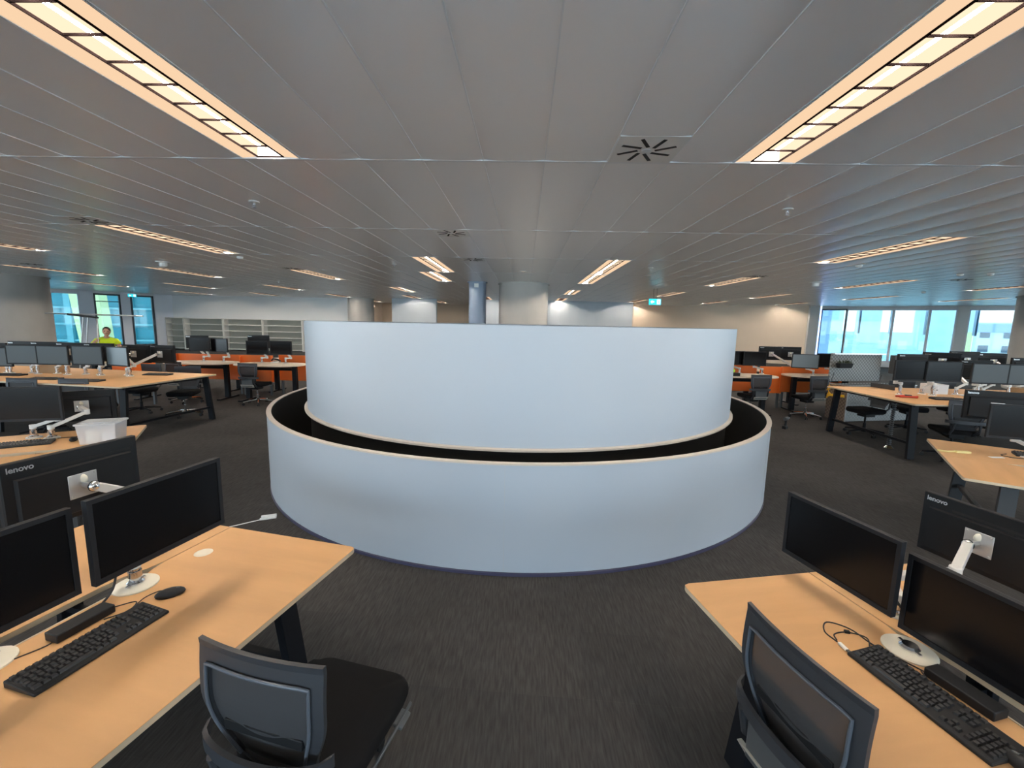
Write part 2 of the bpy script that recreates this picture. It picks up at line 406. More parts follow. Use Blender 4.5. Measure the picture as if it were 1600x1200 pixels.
# --- back walls
def wall(name, pts, z0, z1, m, t=.12):
    b = MB()
    for (x0, y0), (x1, y1) in zip(pts, pts[1:]): b.bar((x0, y0, (z0+z1)/2), (x1, y1, (z0+z1)/2), t, z1-z0)
    return struct(b.build(name, m, smooth=0))
ZT = CE+.14
wall('wall_back_left', [(-21.2,25.62), (-10.4,25.46)], 0, ZT, 'white_wall')
wall('wall_recess', [(-21.2,31.3), (15.2,31.3)], 0, ZT, 'beige_wall')
wall('wall_recess_side', [(-10.35,25.5), (-10.35,31.3)], 0, ZT, 'beige_wall')
struct(MB().box(-10.42, 25.3, 0, -10.1, 25.62, ZT).build('trim_3', 'white', smooth=0))
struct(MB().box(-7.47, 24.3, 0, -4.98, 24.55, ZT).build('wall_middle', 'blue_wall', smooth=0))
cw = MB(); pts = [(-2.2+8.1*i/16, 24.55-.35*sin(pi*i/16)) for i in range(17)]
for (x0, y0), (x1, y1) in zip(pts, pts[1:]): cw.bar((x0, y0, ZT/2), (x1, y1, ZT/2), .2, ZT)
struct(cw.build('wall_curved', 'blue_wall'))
wall('wall_right_beige', [(5.95,28.6), (15.0,23.75)], 0, ZT, 'beige_wall')
wall('wall_right_link', [(5.95,24.6), (5.95,28.6)], 0, ZT, 'beige_wall')
struct(MB().prism([(15.0,23.6),(15.7,23.9),(16.5,25.1),(15.0,24.4)], 0, ZT).build('trim_4', 'white', smooth=0))
# columns
def column(name, x, y, r, m, label=None):
    o = MB().lathe([(r,0),(r,CE-.02)], 48, (x, y, 0)).lathe([(r+.012,CE-.03),(r+.04,CE-.03),(r+.04,CE+.02)], 48, (x, y, 0)); o = o.build(name, m); struct(o); return o
column('column_concrete', -.08, 14.25, .79, 'concrete')
column('column_left_far', -9.55, 25.2, .72, 'concrete')
column('column_left', -17.72, 14.25, 1.25, 'concrete')
column('column_right', 17.9, 14.85, 1.3, 'concrete')
column('column_steel', -1.53, 13.85, .27, 'steelcol')
tag(MB().box(-1.60, 13.56, 2.98, -1.47, 13.585, 3.10).build('column_label', 'white', smooth=0), 'small white square sticker at the top of the slim blue column', 'label')

# --- façades
wn = [0]
def window(p0, p1, z0=.25, z1=CE-.12, m='winf', post=.07, pane='glass', sill=True, transom=None):
    wn[0] += 1
    a = Vector((*p0, 0)); b = Vector((*p1, 0)); d = (b-a); L = d.length; rz = atan2(d.y, d.x)
    o = empty('window_%d' % wn[0], (a.x, a.y, 0), rz); struct(o)
    f = MB().box(0, -.06, z0, post, .08, z1).box(L-post, -.06, z0, L, .08, z1).box(0, -.06, z0, L, .08, z0+.08).box(0, -.06, z1-.08, L, .08, z1)
    if transom: f.box(0, -.03, transom, L, .05, transom+.04)
    f.build('frame', m, o, 0, bevel=.004)
    MB().box(post, -.004, z0+.08, L-post, .004, z1-.08).build('pane', pane, o, 0)
    MB().box(0, -.05, 0, L, .12, z0).box(0, -.05, z1, L, .12, ZT).build('spandrel', 'white_wall', o, 0)
def facade(pts, step, **k):
    for (x0, y0), (x1, y1) in zip(pts, pts[1:]):
        L = sqrt((x1-x0)**2+(y1-y0)**2); n = max(1, round(L/step))
        for i in range(n):
            window((x0+(x1-x0)*i/n, y0+(y1-y0)*i/n), (x0+(x1-x0)*(i+1)/n, y0+(y1-y0)*(i+1)/n), **k)
facade([(-27,-8), (-27,14), (-24.6,20.0)], 3.0)
window((-24.6,20.0), (-23.12,22.11), pane='solar')
window((-22.83,22.55), (-22.25,23.48), m='dark_f', post=.08, pane='solar', transom=2.62)
window((-22.03,23.82), (-21.47,24.72), m='dark_f', post=.10, pane='solar')
def pier(name, p, q, m='winf', t=.16): return struct(MB().bar((p[0],p[1],ZT/2), (q[0],q[1],ZT/2), t, ZT).build(name, m, smooth=0))
pier('trim_5', (-23.12,22.11), (-22.83,22.55)); pier('trim_6', (-22.25,23.48), (-22.03,23.82)); pier('trim_7', (-21.47,24.72), (-21.12,25.6))
def fr(t): return (16.55+5.85*t, 25.05-3.75*t)
for a_, b_, mm in ((0,.163,'dark_f'), (.163,.442,'winf'), (.442,.641,'winf'), (.641,.783,'winf'), (.84,1.075,'winf')): window(fr(a_), fr(b_), m=mm, pane='solar', post=.05)
pier('trim_8', fr(.783), fr(.84), 'white')
fin = mat('facade_fin', (.16, .26, .40), .4)
for i, t in enumerate((.252, .442, .641, .90)):
    x, y = fr(t); struct(MB().bar((x+.25, y+.35, 2.55), (x+.42, y+.65, 2.55), .07, 1.6).build('trim_%d' % (9+i), fin, smooth=0))
window(fr(1.075), (24.3,18.0), pane='solar'); window((24.3,18.0), (26.6,13.2))
facade([(26.6,13.2), (27,-8)], 3.0)
facade([(27,-8), (-27,-8)], 3.0)

# --- outside: neighbouring towers, ground far below
bl = mat('tower_pale', (.60, .72, .80), .5); bt = mat('tower_teal', (.05, .28, .34), .3); by = mat('tower_yellow', (.80, .78, .38), .6); bw = mat('tower_white', (.78, .80, .84), .6)
bb = mat('tower_blue', (.34, .44, .74), .5); gr = mat('ground_haze', (.74, .84, .82), .9, noise=((.02, .02, .02), .25)); wd = mat('tower_window', (.10, .12, .16), .3); bg_ = mat('tower_haze', (.55, .70, .72), .7)
struct(MB().box(-400, -300, -40, 400, 600, -39).build('ground_outside', gr, smooth=0))
o = thing('office_tower', 'pale blue glass tower with white bands outside the left window', 'building', (-47, 37, -38))
MB().box(-12, 0, 0, 12, 12, 60).build('glass_wall', bl, o, 0)
b = MB()
for i in range(28): b.box(-12.1, -.3, 31.5+i*1.35-.1, 12.1, 0, 31.5+i*1.35+.12)
b.build('floor_band', bw, o, 0)
b = MB()
for i in range(5): b.box(-8+i*4, -.15, 20, -7.9+i*4, 0, 60)
b.build('mullion', bt, o, 0)
o.rotation_euler.z = radians(38)
b = MB().add([(-27.3,28.2,-20),(-26.3,28.2,-20),(-26.3,28.8,-20),(-27.3,28.8,-20),(-31.3,28.2,12),(-28.9,28.2,12),(-28.9,28.8,12),(-31.3,28.8,12)],
             [(0,3,2,1),(4,5,6,7),(0,1,5,4),(1,2,6,5),(2,3,7,6),(3,0,4,7)])
tag(b.build('yellow_pylon', by, smooth=0), 'pale yellow slanting column outside the left window', 'building column')
o = thing('glazed_wing', 'teal glazed building wing outside the left windows beside the shelves', 'building', (-31, 36, -38))
MB().box(-8, 0, 0, 12, 10, 60).build('glass_wall', bt, o, 0)
b = MB()
for i in range(30): b.box(-8.1, -.25, 30+i*1.3, 12.1, 0, 30.15+i*1.3)
for i in range(11): b.box(-8+i*2, -.35, 20, -7.6+i*2, 0, 60)
b.build('frame_grid', mat('wing_frame', (.16, .42, .46), .4), o, 0)
o.rotation_euler.z = radians(20)
def tower(x, y, wx, wy, h, m, label, cols=5, rows=8, rz=0, z=-39.0, wm=None):
    o = thing('distant_building', label, 'building', (x, y, z), rz)
    MB().box(-wx/2, 0, 0, wx/2, wy, h).build('block', m, o, 0)
    b = MB()
    for i in range(cols):
        for j in range(rows): cx = -wx/2+(i+.5)*wx/cols; cz = h*(.5+.48*(j+.5)/rows); b.box(cx-wx/cols*.22, -.1, cz-h*.5/rows*.22, cx+wx/cols*.22, 0, cz+h*.5/rows*.22)
    b.build('window_band', wm or bg_, o, 0); return o
tower(79, 70, 13, 10, 42.6, bw, 'white block with a blue roof band and small dark windows outside the far right window', 5, 9, radians(-45), wm=wd)
o = bpy.data.objects['distant_building']; MB().box(-6.6, -.2, 41.0, 6.6, 0, 42.4).build('roof_band', bb, o, 0)
MB().box(-8.2, -.5, 0, -6.6, 6, 41).build('side_stripe', by, o, 0)
tower(92, 118, 24, 14, 40.6, bg_, 'low pale block far off seen through the right windows', 6, 4, radians(-35), wm=bw)
tower(128, 138, 13, 12, 47.5, bl, 'wide blue tower on the skyline seen through the right windows', 3, 6, radians(-40), wm=bg_)
tower(80, 104, 4, 6, 46.5, bl, 'slim blue-grey block on the skyline through the right windows', 2, 5, radians(-30), wm=bg_)
tower(41.5, 60, 1.9, 3, 60, bw, 'white strip of a near tower seen right of the violet one', 1, 10, radians(-33), wm=bg_)
tower(31.5, 47, 1.1, 3, 60, bb, 'violet-blue strip of a near tower by the white jamb right of the beige wall', 1, 10, radians(-33), wm=mat('tower_violet', (.42,.52,.85), .5))

# ================================================================ THE DRUM
DX, DY, DR, UR = -.09, 6.25, 3.20, 2.78
o = thing('circular_enclosure', 'big two-tier white circular enclosure in the middle of the floor', 'enclosure', (DX, DY, 0))
MB().lathe([(DR,.03),(DR,.872)], 160).build('outer_wall', 'drum', o)
MB().lathe([(DR+.004,.872),(DR+.004,.884),(DR-.045,.884),(DR-.045,.872)], 160).build('rim_cap', 'edge', o)
MB().lathe([(DR-.045,.875),(DR-.045,.0)], 160).build('inner_lining', 'black', o)
MB().lathe([(DR+.006,0),(DR+.006,.022),(DR-.002,.026)], 160).build('skirting', 'skirt', o)
MB().lathe([(UR,.875),(UR,1.886),(UR-.03,1.886),(UR-.03,1.0)], 160).build('upper_wall', 'drum', o)
MB().lathe([(UR-.002,.878),(UR+.035,.872),(UR+.035,.855),(UR-.03,.855)], 160).build('lower_lip', 'edge', o)
MB().lathe([(UR-.03,.86),(UR-.03,.0)], 160).build('core_lining', 'black', o)
MB().lathe([(DR-.045,.012),(UR-.03,.012)], 160).build('gutter_floor', 'edge', o)
MB().lathe([(UR-.035,1.20),(.0001,1.20)], 96).build('added_bounce_disc', 'bounce_disc', o)  # unseen disc, added to bounce light up onto the ceiling
for a in (-90.6, -36, 30, 90, 150, 216):
    t = radians(a); MB().bar((DR*cos(t), DR*sin(t), .03), (DR*cos(t), DR*sin(t), .872), .0015, .0006).build('panel_seam', 'concrete', o, 0)

# ================================================================ FURNITURE MODELS
lf = bpy.data.curves.new('lettering', 'FONT'); lf.body = 'lenovo'; lf.size = .034; lf.extrude = .0004; lf.align_x = 'LEFT'; lf.offset = .0008
lo = bpy.data.objects.new('lettering', lf); COL.objects.link(lo); bpy.context.view_layer.update()
LOGO = bpy.data.meshes.new_from_object(lo); bpy.data.objects.remove(lo, do_unlink=True)
LOGO.materials.clear(); LOGO.materials.append(M['silver'])
def make_monitor(W=.54, H=.33, logo=True, sm='scr'):
    o = empty('monitor'); o['category'] = 'monitor'; bz = .017; w, h = W/2, H/2
    b = MB()                                                   # front frame (screen looks along -Y)
    ring = [(-w,-h),(w,-h),(w,h),(-w,h)]; inn = [(-w+bz,-h+bz*1.25),(w-bz,-h+bz*1.25),(w-bz,h-bz),(-w+bz,h-bz)]
    v = [(x,-.012,z) for x, z in ring]+[(x,-.012,z) for x, z in inn]+[(x,-.008,z) for x, z in inn]+[(x,.012,z) for x, z in ring]
    f = [(i,(i+1)%4,4+(i+1)%4,4+i) for i in range(4)]+[(4+i,4+(i+1)%4,8+(i+1)%4,8+i) for i in range(4)]+[((i+1)%4,i,12+i,12+(i+1)%4) for i in range(4)]
    b.add(v, f).build('bezel', 'bezel', o, 0)
    MB().add([(x,-.0085,z) for x, z in inn], [(0,1,2,3)]).build('screen', sm, o, 0)
    b = MB(); s = .86                                          # rear shell with a raised centre
    v = [(x,.012,z) for x, z in ring]+[(x*.985,.020,z*.985) for x, z in ring]+[(x*s,.024,z*(.56 if z > 0 else .84)) for x, z in ring]+[(x*s*.97,.040,z*(.53 if z > 0 else .80)) for x, z in ring]
    f = []
    for q in (0, 4, 8): f += [(q+(i+1)%4, q+i, q+4+i, q+4+(i+1)%4) for i in range(4)]
    b.add(v, f+[(15,14,13,12)]).build('rear_shell', 'shell', o, 0)
    MB().box(-w*.86, .0215, h*.60, w*.5, .0235, h*.68).build('vent_slot', 'void', o, 0)
    if logo:
        t = bpy.data.objects.new('logo', LOGO); COL.objects.link(t); t.parent = o
        t.rotation_euler = (pi/2, 0, pi); t.location = (w*.93, .0235, h*.76)
    return o
M['scr_reflect'] = mat('screen_matt_reflect', (.030,.040,.046), .38, spec=.7); M['scr_reflect_pale'] = mat('screen_pale_reflect', (.10,.14,.17), .35, spec=1.0)  # window reflections painted into both screen colours as a lighter blue-grey
def make_monitor_light(): return make_monitor(sm='scr_reflect_pale')
def make_monitor_reflect(): return make_monitor(sm='scr_reflect')
def arm(loc_base, loc_head, back, label, group=None, cream=False, hgt=.10, elbow=None, disc=.055, off=(0,0)):
    """arm from a base on the desk to the back of a monitor; back = direction out of the monitor's back"""
    o = thing('monitor_stand', label, 'monitor stand', loc_base, 0, group)
    B = Vector(loc_base); bk = Vector((*back, 0)).normalized(); H = Vector(loc_head)-B+bk*.041
    MB().lathe([(.0001,0),(disc,0),(disc,.006),(disc*.9,.012),(.0001,.014)], 32).build('base', 'cream' if cream else 'armw', o)
    MB().lathe([(.034,.010),(.034,.020),(.026,.028),(.0001,.028)], 20).box(-.006,-.05,.012,.006,.05,.020).build('clamp', 'chrome', o)
    ox, oy = off; MB().tube([(ox,oy,.01),(ox,oy,hgt)], .020, 16).lathe([(.024,hgt*.45),(.027,hgt*.45),(.027,hgt*.75),(.024,hgt*.75)], 16, (ox,oy,0)).build('pole', 'chrome', o)
    K = H + bk*.07
    E = (Vector(elbow)-B) if elbow else Vector((K.x*.5+bk.x*.10, K.y*.5+bk.y*.10, max(hgt+.02, K.z*.45)))
    P0 = Vector((ox, oy, hgt+.01))
    MB().bar(P0, E, .042, .030).lathe([(.0001,-.022),(.026,-.022),(.026,.022),(.0001,.022)], 16, tuple(P0)).build('lower_arm', 'armw', o, bevel=.004)
    MB().bar(E, K, .038, .040).lathe([(.0001,-.026),(.024,-.026),(.024,.026),(.0001,.026)], 16, tuple(E)).build('upper_arm', 'armw', o, bevel=.004)
    j = MB().tube([K, H+bk*.012], .018, 12).ball(tuple(K), .026, 8)
    j.build('joint', 'chrome', o)
    sx = Vector((-bk.y, bk.x, 0)); p = H+bk*.004
    pl = MB().bar(p-sx*.058, p+sx*.058, .004, .116, up=(0,0,1))
    for a in (-1, 1):
        for c in (-1, 1): q = p+sx*.048*a+Vector((0,0,.048*c)); pl.tube([q, q+bk*.006], .005, 8)
    pl.build('mounting_plate', 'plate', o, bevel=.002)
    MB().ball(tuple(H+bk*.008+Vector((0,0,.03))), .022, 8, (1,.5,1)).build('cover_disc', 'cream', o)
    return o
def make_keyboard():
    o = empty('keyboard'); o['category'] = 'keyboard'; L, D_ = .445, .150
    v = [(-L/2,-D_/2,0),(L/2,-D_/2,0),(L/2,D_/2,0),(-L/2,D_/2,0),(-L/2,-D_/2,.012),(L/2,-D_/2,.012),(L/2,D_/2,.026),(-L/2,D_/2,.026)]
    MB().add(v, [(0,3,2,1),(4,5,6,7),(0,1,5,4),(1,2,6,5),(2,3,7,6),(3,0,4,7)]).build('case', 'plastic', o, bevel=.004)
    k = MB(); sl = .014/D_
    def key(x, y, w_, d=.0165):
        z = .012+(y+D_/2)*sl; e = .0025
        k.add([(x,y,z),(x+w_,y,z),(x+w_,y+d,z+d*sl),(x,y+d,z+d*sl),(x+e,y+e,z+.007),(x+w_-e,y+e,z+.007),(x+w_-e,y+d-e,z+.007+d*sl),(x+e,y+d-e,z+.007+d*sl)],
              [(4,5,6,7),(0,1,5,4),(1,2,6,5),(2,3,7,6),(3,0,4,7)])
    y0 = -.055
    for r in range(5):
        y = y0+r*.0195; n = 15
        if r == 0:
            x = -.212
            for w_ in (.026,.022,.022,.112,.022,.022,.026): key(x, y, w_-.002); x += w_
        else:
            for i in range(14): key(-.212+i*.0193+(r % 2)*.003, y, .0172)
        for i in range(3):
            if r in (0, 3, 4) or (r == 1 and i == 1): key(.072+i*.0195, y, .0172)
        for i in range(4): key(.139+i*.0193, y, .0172)
    for i in range(13): key(-.212+i*.0205+(i//4)*.006, y0+.107, .0172)
    for i in range(3): key(.072+i*.0195, y0+.107, .0172)
    k.build('keys', 'keycap', o, 0)
    return o
def make_mouse():
    o = empty('computer_mouse'); o['category'] = 'mouse'
    MB().ball((0,0,.012), .031, 10, (1,1.85,.72)).build('body', 'plastic', o)
    MB().tube([(0,.022,.030),(0,.036,.028)], .005, 8).build('wheel', 'grey', o)
    return o
def make_chair(basem='chrome', back_plate=True, arms=False):
    o = empty('office_chair'); o['category'] = 'chair'
    # backrest: a bowed sheet, frame outside and mesh inside; back of the chair is -Y
    def S(u, v, off=0.0):
        q_ = min(1, v/.62); w_ = .140+.080*(q_*q_*(3-2*q_)); z = .50+.44*v
        y = -.235-.055*v+.05*sin(pi*min(1, v*1.05))*-1*.6 + .020*u*u*1.0
        return (u*w_, y-off, z)
    N, Mv = 20, 20; fr = MB(); me = MB()
    def quadgrid(mb, cells, o0, o1):
        for (i, j) in cells:
            u0, u1 = -1+2*i/N, -1+2*(i+1)/N; v0, v1 = j/Mv, (j+1)/Mv
            a = [S(u0,v0,o0), S(u1,v0,o0), S(u1,v1,o0), S(u0,v1,o0)]; mb.add(a, [(3,2,1,0)])
            if o1 is not None: mb.add([S(u0,v0,o1), S(u1,v0,o1), S(u1,v1,o1), S(u0,v1,o1)], [(0,1,2,3)])
    inn = lambda i, j: 2 <= i < N-2 and 2 <= j < Mv-3
    cf = [(i, j) for i in range(N) for j in range(Mv) if not inn(i, j)]
    quadgrid(fr, cf, -.004, .010)
    def strip(pts):
        for (a, b) in zip(pts, pts[1:]): fr.add([S(*a,-.004), S(*b,-.004), S(*b,.010), S(*a,.010)], [(0,1,2,3),(3,2,1,0)][:1])
    us = [-1+2*i/N for i in range(N+1)]; vs_ = [j/Mv for j in range(Mv+1)]
    strip([(u, 0) for u in us]); strip([(1, v) for v in vs_]); strip([(u, 1) for u in us[::-1]]); strip([(-1, v) for v in vs_[::-1]])
    iu0, iu1, iv0, iv1 = -1+4/N, 1-4/N, 2/Mv, 1-3/Mv
    cu = [u for u in us if iu0-1e-6 <= u <= iu1+1e-6]; cv = [v for v in vs_ if iv0-1e-6 <= v <= iv1+1e-6]
    strip([(u, iv0) for u in cu[::-1]]); strip([(iu1, v) for v in cv[::-1]]); strip([(u, iv1) for u in cu]); strip([(iu0, v) for v in cv])
    fr.build('back_frame', 'frame', o, 50)
    quadgrid(me, [(i, j) for i in range(N) for j in range(Mv) if inn(i, j)], 0, None); me.build('mesh_back', 'mesh', o)
    # pale rib that outlines the mesh on the rear
    rib = [S(iu0*1.03,v,.016) for v in cv]+[S(u,iv1+.01,.017) for u in cu[1:-1]]+[S(iu1*1.03,v,.016) for v in cv[::-1]]
    MB().tube(rib, .0055, 8).build('rib', mat('chair_rib', (.085,.10,.125), .35) if 'chair_rib' not in bpy.data.materials else bpy.data.materials['chair_rib'], o)
    # lumbar band looping behind the back
    lb = MB(); n = 20
    for i in range(n+1):
        t = -1+2*i/n; x = .225*t; y = -.27-.085*(1-t*t)**.5; z = .625
        for dz, dy in ((-.022,0),(.022,0),(.022,.016),(-.022,.016)): lb.v.append((x, y+dy, z+dz))
    for i in range(n):
        for q in range(4): lb.f.append((i*4+q, (i+1)*4+q, (i+1)*4+(q+1)%4, i*4+(q+1)%4))
    lb.f += [(0,1,2,3),(n*4+3,n*4+2,n*4+1,n*4)]
    lb.build('lumbar_band', 'frame', o, 50)
    MB().tube([(-.15,-.262,.70),(-.05,-.285,.69),(.05,-.285,.69),(.15,-.262,.70)], .006, 6).box(-.14,-.285,.655,.14,-.27,.69).build('lumbar_pad', 'plastic', o, bevel=.004)
    sp_ = MB()
    for s in (-1, 1): sp_.tube([(s*.14,-.33,.61),(s*.15,-.30,.50),(s*.13,-.20,.42),(s*.08,-.06,.40)], .016, 8)
    sp_.build('spine', 'frame', o)
    if back_plate: MB().box(-.12,-.325,.44,.12,-.31,.60).build('back_plate', 'grey', o, bevel=.005)
    v = [( -.14,-.300,.415),(.14,-.300,.415),(.15,-.335,.475),(-.15,-.335,.475)]
    if back_plate: MB().add(v+[(x,y+.02,z) for x,y,z in v], [(0,1,2,3),(7,6,5,4),(0,4,5,1),(1,5,6,2),(2,6,7,3),(3,7,4,0)]).build('rear_cover', 'lightplate', o, bevel=.003)
    # seat
    pl = rrect(-.235,-.22,.235,.24,.09,6); st = MB(); lv = [(.0,.425,.96),(.0,.455,1.0),(0,.48,.985),(0,.492,.93),(0,.496,.6)]
    for _, z, s in lv: st.v += [(x*s, (y-.01)*s+.01, z-.012*(1 if y > .2 else 0)) for x, y in pl]
    m = len(pl)
    for i in range(len(lv)-1):
        for j in range(m): st.f.append((i*m+j, i*m+(j+1)%m, (i+1)*m+(j+1)%m, (i+1)*m+j))
    st.f += [tuple(range(m))[::-1], tuple((len(lv)-1)*m+j for j in range(m))]
    st.build('seat', 'fabric', o, 50)
    MB().prism([(x*.9, y*.9) for x, y in pl], .405, .428).build('seat_pan', 'plastic', o, bevel=.004)
    MB().bar((.225,.10,.42), (.262,.10,.41), .07, .014).bar((.245,.17,.42), (.245,-.16,.415), .010, .012).build('lever', 'grey', o, bevel=.003)
    MB().box(-.09,-.11,.34,.09,.09,.405).build('mechanism', 'plastic', o, bevel=.01)
    MB().tube([(0,0,.10),(0,0,.22)], .026, 14).tube([(0,0,.22),(0,0,.35)], .016, 14).build('gas_column', basem, o)
    MB().lathe([(.0001,.06),(.045,.06),(.05,.11),(.028,.13),(.0001,.13)], 18).build('hub', basem, o)
    for i in range(5):
        a = 2*pi*i/5+.3; d = Vector((cos(a), sin(a), 0))
        MB().tube([d*.03+Vector((0,0,.10)), d*.17+Vector((0,0,.088)), d*.30+Vector((0,0,.068))], [.022,.018,.013], 8).build('leg', basem, o)
        c = d*.30; q = Vector((-d.y, d.x, 0))
        MB().tube([c-q*.024+Vector((0,0,.027)), c-q*.006+Vector((0,0,.027))], .027, 14).tube([c+q*.006+Vector((0,0,.027)), c+q*.024+Vector((0,0,.027))], .027, 14).tube([c+Vector((0,0,.03)), c+Vector((0,0,.07))], .007, 6).build('caster', 'plastic', o)
    return o
def chair_dark(): return make_chair('blackm', False)
def chair_big(): return make_chair('blackm', True)

def bench(name, label, C, rz, width, length, D_, sgn, gap=.0, slot=True, n=1, legm='blackm', legs=((.12,),), edgecut=.0, ext=0):
    """double bench: two worktops back to back, origin at the outer end corner; x across, y*sgn along"""
    o = thing(name, label, 'desk', (C[0], C[1], 0), rz)
    h = width/2; s = sgn
    def top(x0, x1, inner):
        # outline with a curved cable cut along the inner edge
        pts = []; Ls = length
        if inner == 'hi': P_ = [(x0,.03),(x0+.008,.008),(x0+.03,0),(x1,0),(x1,.40),(x1-.012,.47),(x1-.045,.56),(x1-.055,.64),(x1-.055,Ls),(x0,Ls)]
        else: P_ = [(x0,0),(x1-.03,0),(x1-.008,.008),(x1,.03),(x1,Ls),(x0+.055,Ls),(x0+.055,.64),(x0+.045,.56),(x0+.012,.47),(x0,.40)]
        if not slot: P_ = rrect(x0, 0, x1, Ls, .03, 4)
        P_ = [(x, y*s) for x, y in P_]
        if s < 0: P_ = P_[::-1]
        return P_
    for x0, x1, inn in ((0, h-.003, 'hi'), (h+.003, width, 'lo')):
        P_ = top(x0, x1, inn)
        t = MB().prism(P_, D_-.022, D_).build('worktop', 'oak', o, 30)
        n_ = len(P_); e = MB()
        for i in range(n_):
            a, b_ = P_[i], P_[(i+1) % n_]; dx, dy = b_[0]-a[0], b_[1]-a[1]; L_ = sqrt(dx*dx+dy*dy)+1e-9; ox, oy = dy/L_*.0012, -dx/L_*.0012
            e.add([(a[0]+ox,a[1]+oy,D_-.023),(b_[0]+ox,b_[1]+oy,D_-.023),(b_[0]+ox,b_[1]+oy,D_-.001),(a[0]+ox,a[1]+oy,D_-.001)], [(0,1,2,3)])
        e.build('edge_band', 'oak_edge', t, 0)
    y_list = legs[0]
    for yl in y_list:
        for xs, sx in ((.14, -1), (width-.14, 1)):
            MB().bar((xs, s*yl, D_-.03), (xs+sx*.07, s*(yl-.02), .01), .045, .105, up=(0, 1, 0)).lathe([(.0001,0),(.015,0),(.015,.02)], 10, (xs+sx*.07, s*(yl-.02), 0)).build('leg', legm, o, 0, bevel=.003)
        MB().bar((.10, s*yl, D_-.045), (width-.10, s*yl, D_-.045), .05, .035).build('end_rail', legm, o, 0)
        MB().bar((.09, s*yl, .24), (width-.09, s*yl, .24), .04, .035).build('foot_rail', legm, o, 0)
    MB().bar((.16, s*y_list[0], D_-.045), (.16, s*y_list[-1], D_-.045), .04, .035).bar((width-.16, s*y_list[0], D_-.045), (width-.16, s*y_list[-1], D_-.045), .04, .035).build('side_rail', legm, o, 0)
    MB().bar((h, s*.45, D_-.11), (h, s*(length-.1), D_-.11), .15, .05).build('cable_tray', 'grey', o, 0)
    MB().box(h-.052, min(s*.66, s*length), D_-.030, h-.044, max(s*.66, s*length), D_-.002).build('tray_lip', 'oak_edge', o, 0)
    return o
def loc2w(o, x, y, z):
    return o.matrix_basis @ Vector((x, y, z))

# ================================================================ FRONT BENCHES
DN = .64
def rotz_of(e): return atan2(e[1], e[0])
LB = bench('office_bench', 'beech-topped double desk at the front left, under the large dark monitors', (-.92, 2.25), rotz_of((-.977,.214)), 1.72, 2.4, DN, 1, legs=((.40, 2.1),))
RB = bench('office_bench', 'beech-topped double desk at the front right, beside the grey mesh chair', (.81, 2.01), rotz_of((.98,.20)), 1.44, 2.2, DN, -1, legs=((.40, 1.9),))
tag(MB().lathe([(.0001,.002),(.028,.004),(.033,.004),(.044,0)], 28).lathe([(.0001,.0045),(.02,.0045)], 20, (.012,0,0)).build('cable_grommet', 'cream', loc=(-1.71, 2.14, DN)), 'round cream cable grommet set in the front left desk', 'grommet')
# monitors of the front benches:  centre, yaw
def near_mon(c, yaw, label, tilt=0): return place('monitor', make_monitor, label, c, yaw, 'wide black monitors', rx=tilt)
near_mon((-1.51,1.692,1.074), 1.364, 'large dark monitor facing right on the front left desk, seen whole')
near_mon((-1.674,1.16,1.051), 1.364, 'dark monitor cut by the left edge of the view on the front left desk')
near_mon((1.475,1.944,.895), -1.308, 'large dark monitor standing nearest the end of the front right desk')
near_mon((1.675,1.452,.835), -1.31, 'dark monitor cut by the right edge of the view on the front right desk')
near_mon((-2.157,1.947,1.098), 1.363+pi, 'monitor turned away, big rear with lettering, behind the front left monitors')
near_mon((2.327,2.111,.862), -1.311+pi, 'monitor turned away, black rear with silver plate, behind the front right monitors')
def yawv(y): return (-sin(y), cos(y))       # direction out of the back of a monitor with this yaw
arm((-1.81,1.84,DN), (-1.51,1.692,1.05), yawv(1.364), 'monitor arm on a cream disc beside the front left keyboard', cream=True, disc=.088, elbow=(-1.86,1.72,.86))
arm((-1.93,1.35,DN), (-1.674,1.16,1.03), yawv(1.364), 'monitor arm on a cream disc at the left edge of the view', cream=True, disc=.088, elbow=(-1.97,1.22,.86))
arm((1.56,1.61,DN), (1.68,1.455,.83), yawv(-1.31), 'monitor arm on a cream disc above the front right keyboard', cream=True, disc=.088, hgt=.05, elbow=(1.90,1.60,.76), off=(.15,.0))
arm((1.70,1.84,DN), (1.475,1.944,.89), yawv(-1.308), 'monitor arm behind the nearest monitor of the front right desk', cream=True, disc=.05, hgt=.07, elbow=(1.72,1.95,.78))
arm((-2.02,2.12,DN), (-2.157,1.947,1.09), yawv(1.363+pi), 'white angled arm holding the lettered monitor back at front left', disc=.06, elbow=(-1.90,2.25,.88))
arm((1.72,1.98,DN), (2.327,2.111,.86), yawv(-1.311+pi), 'silver folded arm holding the monitor back at front right', disc=.06, hgt=.08, elbow=(2.02,1.93,.80))
# keyboards, mice, boxes and cables
place('kb', make_keyboard, 'black keyboard lying on the front left desk', (-1.62, 1.46, DN), radians(77.5), 'black keyboards')
place('kb', make_keyboard, 'black keyboard lying on the front right desk', (1.415, 1.375, DN), radians(-76.5), 'black keyboards')
place('mouse', make_mouse, 'black mouse at the far end of the front left keyboard', (-1.59, 1.775, DN), radians(-55))
place('mouse', make_mouse, 'black mouse at the near end of the front right keyboard', (1.49, 1.135, DN+.001), radians(20))
def make_dock():
    o = empty('docking_station'); o['category'] = 'docking box'
    MB().box(-.10,-.035,0,.10,.035,.035).build('case', 'plastic', o, bevel=.004)
    MB().box(-.09,.0345,.008,-.02,.036,.026).box(.0,.0345,.008,.03,.036,.026).build('port', 'grey', o, 0)
    return o
place('dock', make_dock, 'black docking box behind the front left keyboard', (-1.785, 1.565, DN), radians(77))
place('dock', make_dock, 'black docking box behind the front right keyboard', (1.565, 1.40, DN), radians(-74))
